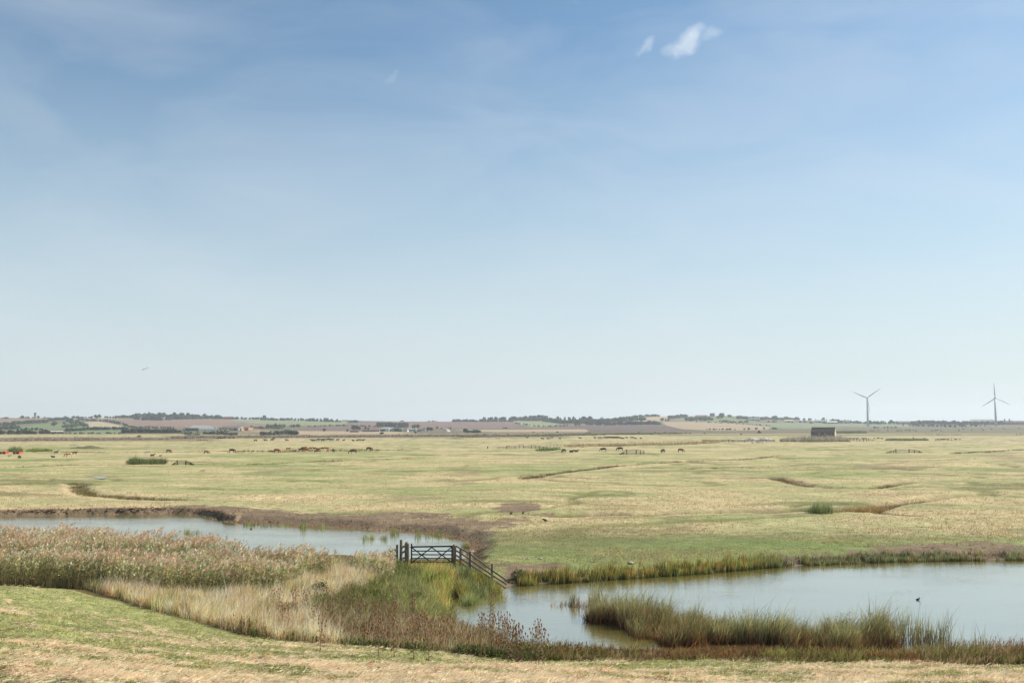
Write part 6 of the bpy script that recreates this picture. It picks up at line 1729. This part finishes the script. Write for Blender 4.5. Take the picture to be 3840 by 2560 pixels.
for c in [
    (211, 1701, 'brown', 'up', R_, 'small dark brown calf standing on the left marsh, facing right, first after the red trailers', .75),
    (256, 1714, 'tan', 'graze', 200, 'pale tan cow grazing on the left marsh near the mound', 1.05),
    (281, 1704, 'brown', 'up', R_, 'dark red brown calf right of the tan cow', .8), (73, 1720, 'black', 'graze', 95, 'small black cow seen end on below the red trailers', .8),
    (199, 1715, 'black', 'lying', L_, 'black calf lying flat left of the tan cow', .7), (35, 1711, 'tan', 'lying', R_, 'tan calf lying below the two red trailers', .6),
    (554, 1702, 'white', 'up', R_, 'white calf standing left of the dark brown cow', .78), (571, 1710, 'orange', 'lying', R_, 'orange calf lying below the white calf', .9), (601, 1710, 'brown', 'lying', R_, 'small brown calf lying right of the orange one', .5),
    (633, 1698, 'brown', 'graze', R_, 'dark red cow grazing above the small gate, facing right', 1.0), (775, 1702, 'orange', 'graze', R_, 'orange brown cow grazing right of the small gate', .95),
    (871, 1697, 'dark', 'graze', R_, 'dark brown cow grazing alone below the grey barns', 1.1), (1018, 1697, 'black', 'graze', R_, 'black calf grazing just left of an orange cow', .72), (1039, 1698, 'orange', 'graze', R_, 'large orange brown cow right of the black calf', 1.2),
    (1081, 1689, 'orange', 'up', R_, 'orange cow standing half hidden behind the dark tufts', .85), (1103, 1693, 'orange', 'lying', R_, 'orange calf lying among the dark tufts', .75), (1127, 1692, 'dark', 'up', L_, 'dark calf at the left end of the crowded brown herd', .85),
    (1138, 1689, 'brown', 'up', R_, 'brown cow at the back of the crowded herd, left side', 1.1), (1146, 1693, 'orange', 'graze', R_, 'orange cow in front of the crowded herd, largest of them', 1.2), (1153, 1693, 'orange', 'graze', R_, 'orange calf with its head beside the large orange cow', .8),
    (1165, 1687, 'orange', 'up', R_, 'orange cow at the back, middle of the herd', .85), (1180, 1687, 'brown', 'up', L_, 'brown cow at the back, third from the right', .85), (1192, 1687, 'brown', 'lying', R_, 'brown cow resting at the back of the herd', 1.0),
    (1192, 1698, 'orange', 'graze', 190, 'orange cow grazing toward the left below the herd', 1.0), (1211, 1687, 'orange', 'up', R_, 'orange cow standing behind the herd, second from the right', .9), (1226, 1687, 'orange', 'up', L_, 'orange cow standing behind the herd, rightmost', .9),
    (1229, 1694, 'orange', 'graze', 265, 'orange calf seen from the front right of the herd', .85), (1250, 1697, 'dark', 'graze', 300, 'dark brown cow turning away at the right end of the herd', 1.1),
    (1323, 1702, 'brown', 'graze', L_, 'red brown cow grazing to the left, nearest of the lone pair', 1.3), (1385, 1691, 'brown', 'graze', R_, 'red brown cow grazing to the right, farther of the lone pair', 1.2),
    (2114, 1698, 'black', 'graze', 225, 'black cow grazing left beside two lying ones', 1.2), (2143, 1696, 'black', 'lying', R_, 'black cow lying flat, left of two', 1.1), (2161, 1694, 'black', 'lying', R_, 'black cow lying flat, right of two', .95),
    (2262, 1693, 'black', 'graze', L_, 'black cow grazing to the left between the lying cows and the gate', 1.2), (2324, 1691, 'black', 'graze', L_, 'black cow grazing to the left just behind the dark gate wing', 1.2),
    (2486, 1698, 'dark', 'graze', 230, 'dark brown cow grazing between the gate and the red cow', 1.1), (2554, 1696, 'brown', 'graze', R_, 'red brown cow grazing to the right beyond the gate', 1.15),
    (3278, 1647, 'orange', 'up', 90, 'orange cow standing end on right of the pen', .9), (3293, 1647, 'dark', 'up', R_, 'dark brown cow standing right of the pen', 1.1), (3307, 1647, 'dark', 'up', L_, 'dark grey cow walking off from the pen', .9),
    (3425, 1647, 'dark', 'up', 90, 'dark brown cow seen from behind over the green rushes', 1.1), (3468, 1647, 'tan', 'graze', R_, 'bright tan cow grazing over the green rushes', 1.1),
    (3599, 1649, 'white', 'lying', R_, 'white cow lying at the right end of the resting group', 1.0)]:
    cow(*c)
for i, (x, y, ct) in enumerate(((3516, 1649, 'dark'), (3531, 1649, 'brown'), (3543, 1649, 'orange'), (3556, 1650, 'brown'), (3584, 1649, 'brown'))):
    cow(x, y, ct, 'lying', random.choice((0, 180)), 'brown cow lying in the resting group by the low fence on the right', 1.1)
for x in (3170, 3190, 3203, 3215, 3236, 3243): cow(x, 1648, random.choice(('brown', 'dark')), 'up', random.choice((0, 180)), 'brown cow standing inside the pen right of the brick barn', 1.0)
for x, y, p in ((2231, 1645, 'up'), (2246, 1645, 'up'), (2252, 1645, 'up'), (2266, 1645, 'up'), (2273, 1645, 'up'), (2283, 1645, 'up'), (2290, 1645, 'up'), (2297, 1645, 'up'), (2304, 1645, 'up'), (2311, 1645, 'up'), (2318, 1645, 'up'), (2325, 1645, 'up'), (2331, 1645, 'lying'), (2338, 1645, 'lying'), (2350, 1645, 'up'),
             (2287, 1643, 'up'), (2300, 1643, 'up'), (2308, 1643, 'up'), (2316, 1643, 'up'), (2277, 1643, 'up'), (2368, 1645, 'up'), (2375, 1645, 'up'), (2384, 1645, 'lying'), (2404, 1645, 'lying')):
    cow(x, y, 'black' if x not in (2246,) else 'orange', p, random.choice((0, 180, 150)), 'black cow in the dense distant herd right of the centre' if x != 2246 else 'orange cow at the left end of the dense black herd', 1.15, 'distant dense black herd')
def far(pts, lab, coat='black', p='up', s=1.15):
    for x, y in pts: cow(x, y, coat, p if p != 'mix' else random.choice(('up', 'graze', 'lying')), random.choice((0, 180, 30, 200)), lab, s, lab)
far([(995, 1655), (1021, 1654), (1027, 1647), (1075, 1655), (959, 1656)], 'distant black cow in the scattered five below the thicket')
far([(1169, 1655), (1178, 1656), (1192, 1654), (1199, 1653), (1209, 1655), (1215, 1653), (1229, 1653), (1238, 1651), (1246, 1654), (1266, 1654)], 'distant black cow in the loose group left of the long straw row')
far([(816, 1645), (823, 1645), (830, 1644), (840, 1644), (860, 1644), (875, 1643), (895, 1642)], 'distant black cow on the reed belt below the straw stacks', p='mix')
far([(1325, 1653), (1340, 1652), (1351, 1651), (1362, 1652), (1289, 1652)], 'distant black cow resting in the row below the first straw row', p='lying')
far([(1495, 1633), (1526, 1633)], 'black cow on the reed belt below the farm houses'); far([(1505, 1636), (1564, 1635), (1600, 1635), (1628, 1634), (1740, 1634)], 'pale cow on the reed belt below the silo', 'tan', s=1.0)
far([(1702, 1633), (1790, 1632), (1820, 1632), (1858, 1631), (1904, 1631)], 'distant dark cow on the sedge below the pink stubble', s=1.1)
far([(1977, 1644), (2034, 1649), (2055, 1648), (2069, 1645), (2100, 1648), (2175, 1647)], 'distant dark cow scattered left of the dense black herd', 'dark'); far([(2202, 1626), (2212, 1626), (2395, 1624), (2442, 1630), (2457, 1623), (2492, 1623)], 'tiny black cow beyond the dense herd under the ploughed field')
far([(2642, 1627), (2588, 1627), (2572, 1627)], 'tiny black cow left of the tractor')
far([(3265, 1617), (3276, 1617), (3294, 1616), (3329, 1616), (3363, 1617), (3370, 1617), (3380, 1617), (3398, 1616), (3408, 1616), (3414, 1616), (3426, 1615), (3435, 1618)], 'tiny black cow in the left part of the far herd by the turbines')
far([(3495, 1617), (3507, 1616), (3515, 1614), (3529, 1617), (3596, 1616), (3613, 1611), (3644, 1615), (3682, 1609), (3687, 1615), (3718, 1610), (3765, 1609), (3820, 1608), (3828, 1608)], 'tiny black cow in the right part of the far herd by the turbines')

# ------------------------------------------------------------------ birds
def duck(px, py, lab, sc=1.0):
    P = unp(px, py, WATER); k = B()
    r0 = rooted('coot', lab, 'bird'); r0.location = (P[0], P[1], WATER)
    bmat_ = mat('coot_black', (.012, .012, .014), .5)
    V = [(-.22, 0, .08), (-.1, 0, .06), (.05, 0, .07), (.15, 0, .12), (.18, 0, .24), (.24, 0, .27)]
    m = skin_mesh('body', V, [(i, i + 1) for i in range(5)], [.03, .09, .1, .06, .045, .03], 1, 2); m.materials.append(bmat_)
    b = link(bpy.data.objects.new('body', m), r0); B().tube([(.26, 0, .27), (.32, 0, .255)], [.018, .006], 6).part('bill', WHITE, r0)
    r0.scale = (sc,) * 3
duck(3442, 2248, 'black coot swimming alone on the right pond', .6); duck(941, 1983, 'small dark duck swimming near the muddy shore of the left pond', .6)
CROW = mat('crow_black', (.01, .01, .012), .5)
for px, py, l in ((1918, 1930, 'black crow on the trodden ground, left of its companion'), (1963, 1928, 'black crow on the trodden ground, right of its companion'), (2043, 1957, 'black crow alone on the green grass nearest the right pond')):
    P = hit(px, py); m = skin_mesh('crow', [(-.25, 0, .1), (-.1, 0, .16), (.05, 0, .2), (.14, 0, .27), (.24, 0, .27), (0, .04, .1), (0, .04, .0), (0, -.04, .1), (0, -.04, 0)], [(0, 1), (1, 2), (2, 3), (3, 4), (2, 5), (5, 6), (2, 7), (7, 8)], [.03, .08, .085, .05, .012, .015, .01, .015, .01], 1, 2)
    m.materials.append(CROW); o = link(bpy.data.objects.new('crow', m)); o.location = P; tag(o, l, 'bird', 'crows on the marsh'); o.scale = (1.3,) * 3; o.rotation_euler = (0, 0, random.uniform(0, 6))
def gull(px, py, Y, lab, col, span, roll, hd):
    P = at_y(px, py, Y); r0 = rooted('gull', lab, 'bird'); r0.location = P; gm = mat('gull_' + lab[:4].strip(), col, .7)
    m = skin_mesh('body', [(-.3, 0, 0), (-.1, 0, 0), (.12, 0, .02), (.26, 0, .04), (.36, 0, .02)], [(0, 1), (1, 2), (2, 3), (3, 4)], [.03, .07, .08, .05, .012], 1, 1); m.materials.append(gm); link(bpy.data.objects.new('body', m), r0)
    for s in (-1, 1):
        q = [(.1, 0, .03), (.2, .33, .16), (.02, .72, .10 if s > 0 else .04), (-.08, .68, .09), (-.02, .33, .14), (-.14, 0, .03)]
        k = B(); a = [k.bm.verts.new((p[0], s * p[1] * span, p[2])) for p in q]; b = [k.bm.verts.new((p[0], s * p[1] * span, p[2] - .02)) for p in q]
        k.bm.faces.new(a); k.bm.faces.new(b[::-1])
        for i in range(6): k.bm.faces.new((a[i], b[i], b[(i + 1) % 6], a[(i + 1) % 6]))
        k.part('wing', gm, r0)
    r0.rotation_euler = (radians(roll), radians(12), radians(hd))
gull(546, 1383, 190, 'grey gull gliding low over the left marsh', lin(190, 194, 200) * .8, 1.0, 22, -70); gull(2672, 240, 320, 'white gull high in the sky below the small clouds', lin(236, 236, 236) * .8, 1.0, 10, -60)

# ------------------------------------------------------------------ clouds (soft volumes far off) and smoke
def cloud(parts, Y, label, dens, seed, name='cloud', kind=None, colr=(1, 1, 1)):
    """parts: (px, py, half width px, half height px, slant) ellipsoids joined in one closed mesh"""
    bm = bmesh.new(); s = Y / F; c0 = at_y(parts[0][0], parts[0][1], Y)
    for px, py, rw, rh, sl in parts:
        c = at_y(px, py, Y); d = c - c0
        M = Matrix.Translation(d) @ Matrix.Rotation(-radians(sl), 4, 'Y') @ Matrix.Diagonal((rw * s, max(rw, rh) * s * .7, rh * s, 1))
        bmesh.ops.create_icosphere(bm, subdivisions=3, radius=1, matrix=M)
    me = bpy.data.meshes.new(name); bm.to_mesh(me); bm.free()
    if len(parts) > 1:
        o = bpy.data.objects.new(name, me); C.objects.link(o); r_ = o.modifiers.new('r', 'REMESH'); r_.mode = 'VOXEL'; r_.voxel_size = min(p[3] for p in parts) * s * .3
        bpy.context.view_layer.update(); m2 = bpy.data.meshes.new_from_object(o.evaluated_get(bpy.context.evaluated_depsgraph_get())); bpy.data.objects.remove(o); me = m2; me.name = name
    m, t, out_ = newmat(name + '_volume')
    vol = N(t, 'ShaderNodeVolumePrincipled'); vol.inputs['Color'].default_value = (*colr, 1); vol.inputs['Anisotropy'].default_value = .2
    tc = N(t, 'ShaderNodeTexCoord'); 
    # density falls off softly from each part's centre
    total = None
    for px, py, rw, rh, sl in parts:
        c = at_y(px, py, Y) - c0
        mp = N(t, 'ShaderNodeMapping'); mp.vector_type = 'TEXTURE'; mp.inputs['Location'].default_value = c; mp.inputs['Rotation'].default_value = (0, -radians(sl), 0); mp.inputs['Scale'].default_value = (rw * s, max(rw, rh) * s * .7, rh * s)
        t.links.new(tc.outputs['Object'], mp.inputs[0])
        ln = N(t, 'ShaderNodeVectorMath'); ln.operation = 'LENGTH'; t.links.new(mp.outputs[0], ln.inputs[0])
        mr = N(t, 'ShaderNodeMapRange'); mr.inputs[1].default_value = 1; mr.inputs[2].default_value = .0; mr.inputs[3].default_value = 0; mr.inputs[4].default_value = 1
        t.links.new(ln.outputs['Value'], mr.inputs[0])
        if total is None: total = mr.outputs[0]
        else:
            ad = N(t, 'ShaderNodeMath'); ad.operation = 'MAXIMUM'; t.links.new(total, ad.inputs[0]); t.links.new(mr.outputs[0], ad.inputs[1]); total = ad.outputs[0]
    nz = N(t, 'ShaderNodeTexNoise'); nz.inputs['Scale'].default_value = 1 / (parts[0][3] * s * 1.5); nz.inputs['Detail'].default_value = 5; nz.inputs['Roughness'].default_value = .6; nz.noise_dimensions = '4D'; nz.inputs['W'].default_value = seed
    t.links.new(tc.outputs['Object'], nz.inputs[0])
    a1 = N(t, 'ShaderNodeMath'); a1.operation = 'MULTIPLY_ADD'; a1.inputs[1].default_value = 3.0; a1.inputs[2].default_value = -1.68; t.links.new(nz.outputs[0], a1.inputs[0])
    a2 = N(t, 'ShaderNodeMath'); a2.operation = 'ADD'; t.links.new(total, a2.inputs[0]); t.links.new(a1.outputs[0], a2.inputs[1])
    a3 = N(t, 'ShaderNodeMapRange'); a3.inputs[1].default_value = .0; a3.inputs[2].default_value = .8; a3.inputs[3].default_value = 0; a3.inputs[4].default_value = dens; t.links.new(a2.outputs[0], a3.inputs[0])
    t.links.new(a3.outputs[0], vol.inputs['Density']); t.links.new(vol.outputs[0], out_.inputs['Volume'])
    me.materials.clear(); me.materials.append(m)
    o = link(bpy.data.objects.new(name, me)); o.location = c0
    return tag(o, label, 'cloud' if name == 'cloud' else 'smoke', None, kind)
cloud([(2565, 172, 110, 48, 27), (2600, 135, 70, 44, 40), (2665, 130, 66, 34, 18), (2530, 195, 70, 34, 10)], 4200, 'larger white wisp of cloud high on the right', .0062, 1)
cloud([(2424, 172, 54, 26, 42), (2412, 190, 52, 24, 30)], 4200, 'smaller white wisp left of the larger cloud', .0055, 2)
cloud([(1466, 298, 52, 16, 35), (1484, 272, 24, 14, 50)], 4200, 'very faint wisp of cloud left of the middle of the sky', .0022, 3)
cloud([(872, 1582, 15, 20, 60), (900, 1577, 40, 12, 5), (950, 1584, 60, 10, -4)], 1650, 'thin blue smoke drifting from behind the grey barn', .008, 4, 'smoke', 'stuff', (.8, .86, 1))

# ------------------------------------------------------------------ haze over the whole marsh
hz = B().box((0, 3130, 56), (17000, 6500, 160)).part('haze', newmat('x')[0])
m, t, o_ = newmat('haze_air')
v = N(t, 'ShaderNodeVolumePrincipled'); v.inputs['Color'].default_value = (.80, .88, 1.0, 1); v.inputs['Density'].default_value = .0001; v.inputs['Anisotropy'].default_value = .3
t.links.new(v.outputs[0], o_.inputs['Volume'])
hz.data.materials.clear(); hz.data.materials.append(m); tag(hz, 'thin pale haze over the marsh and hills', 'haze', None, 'stuff')
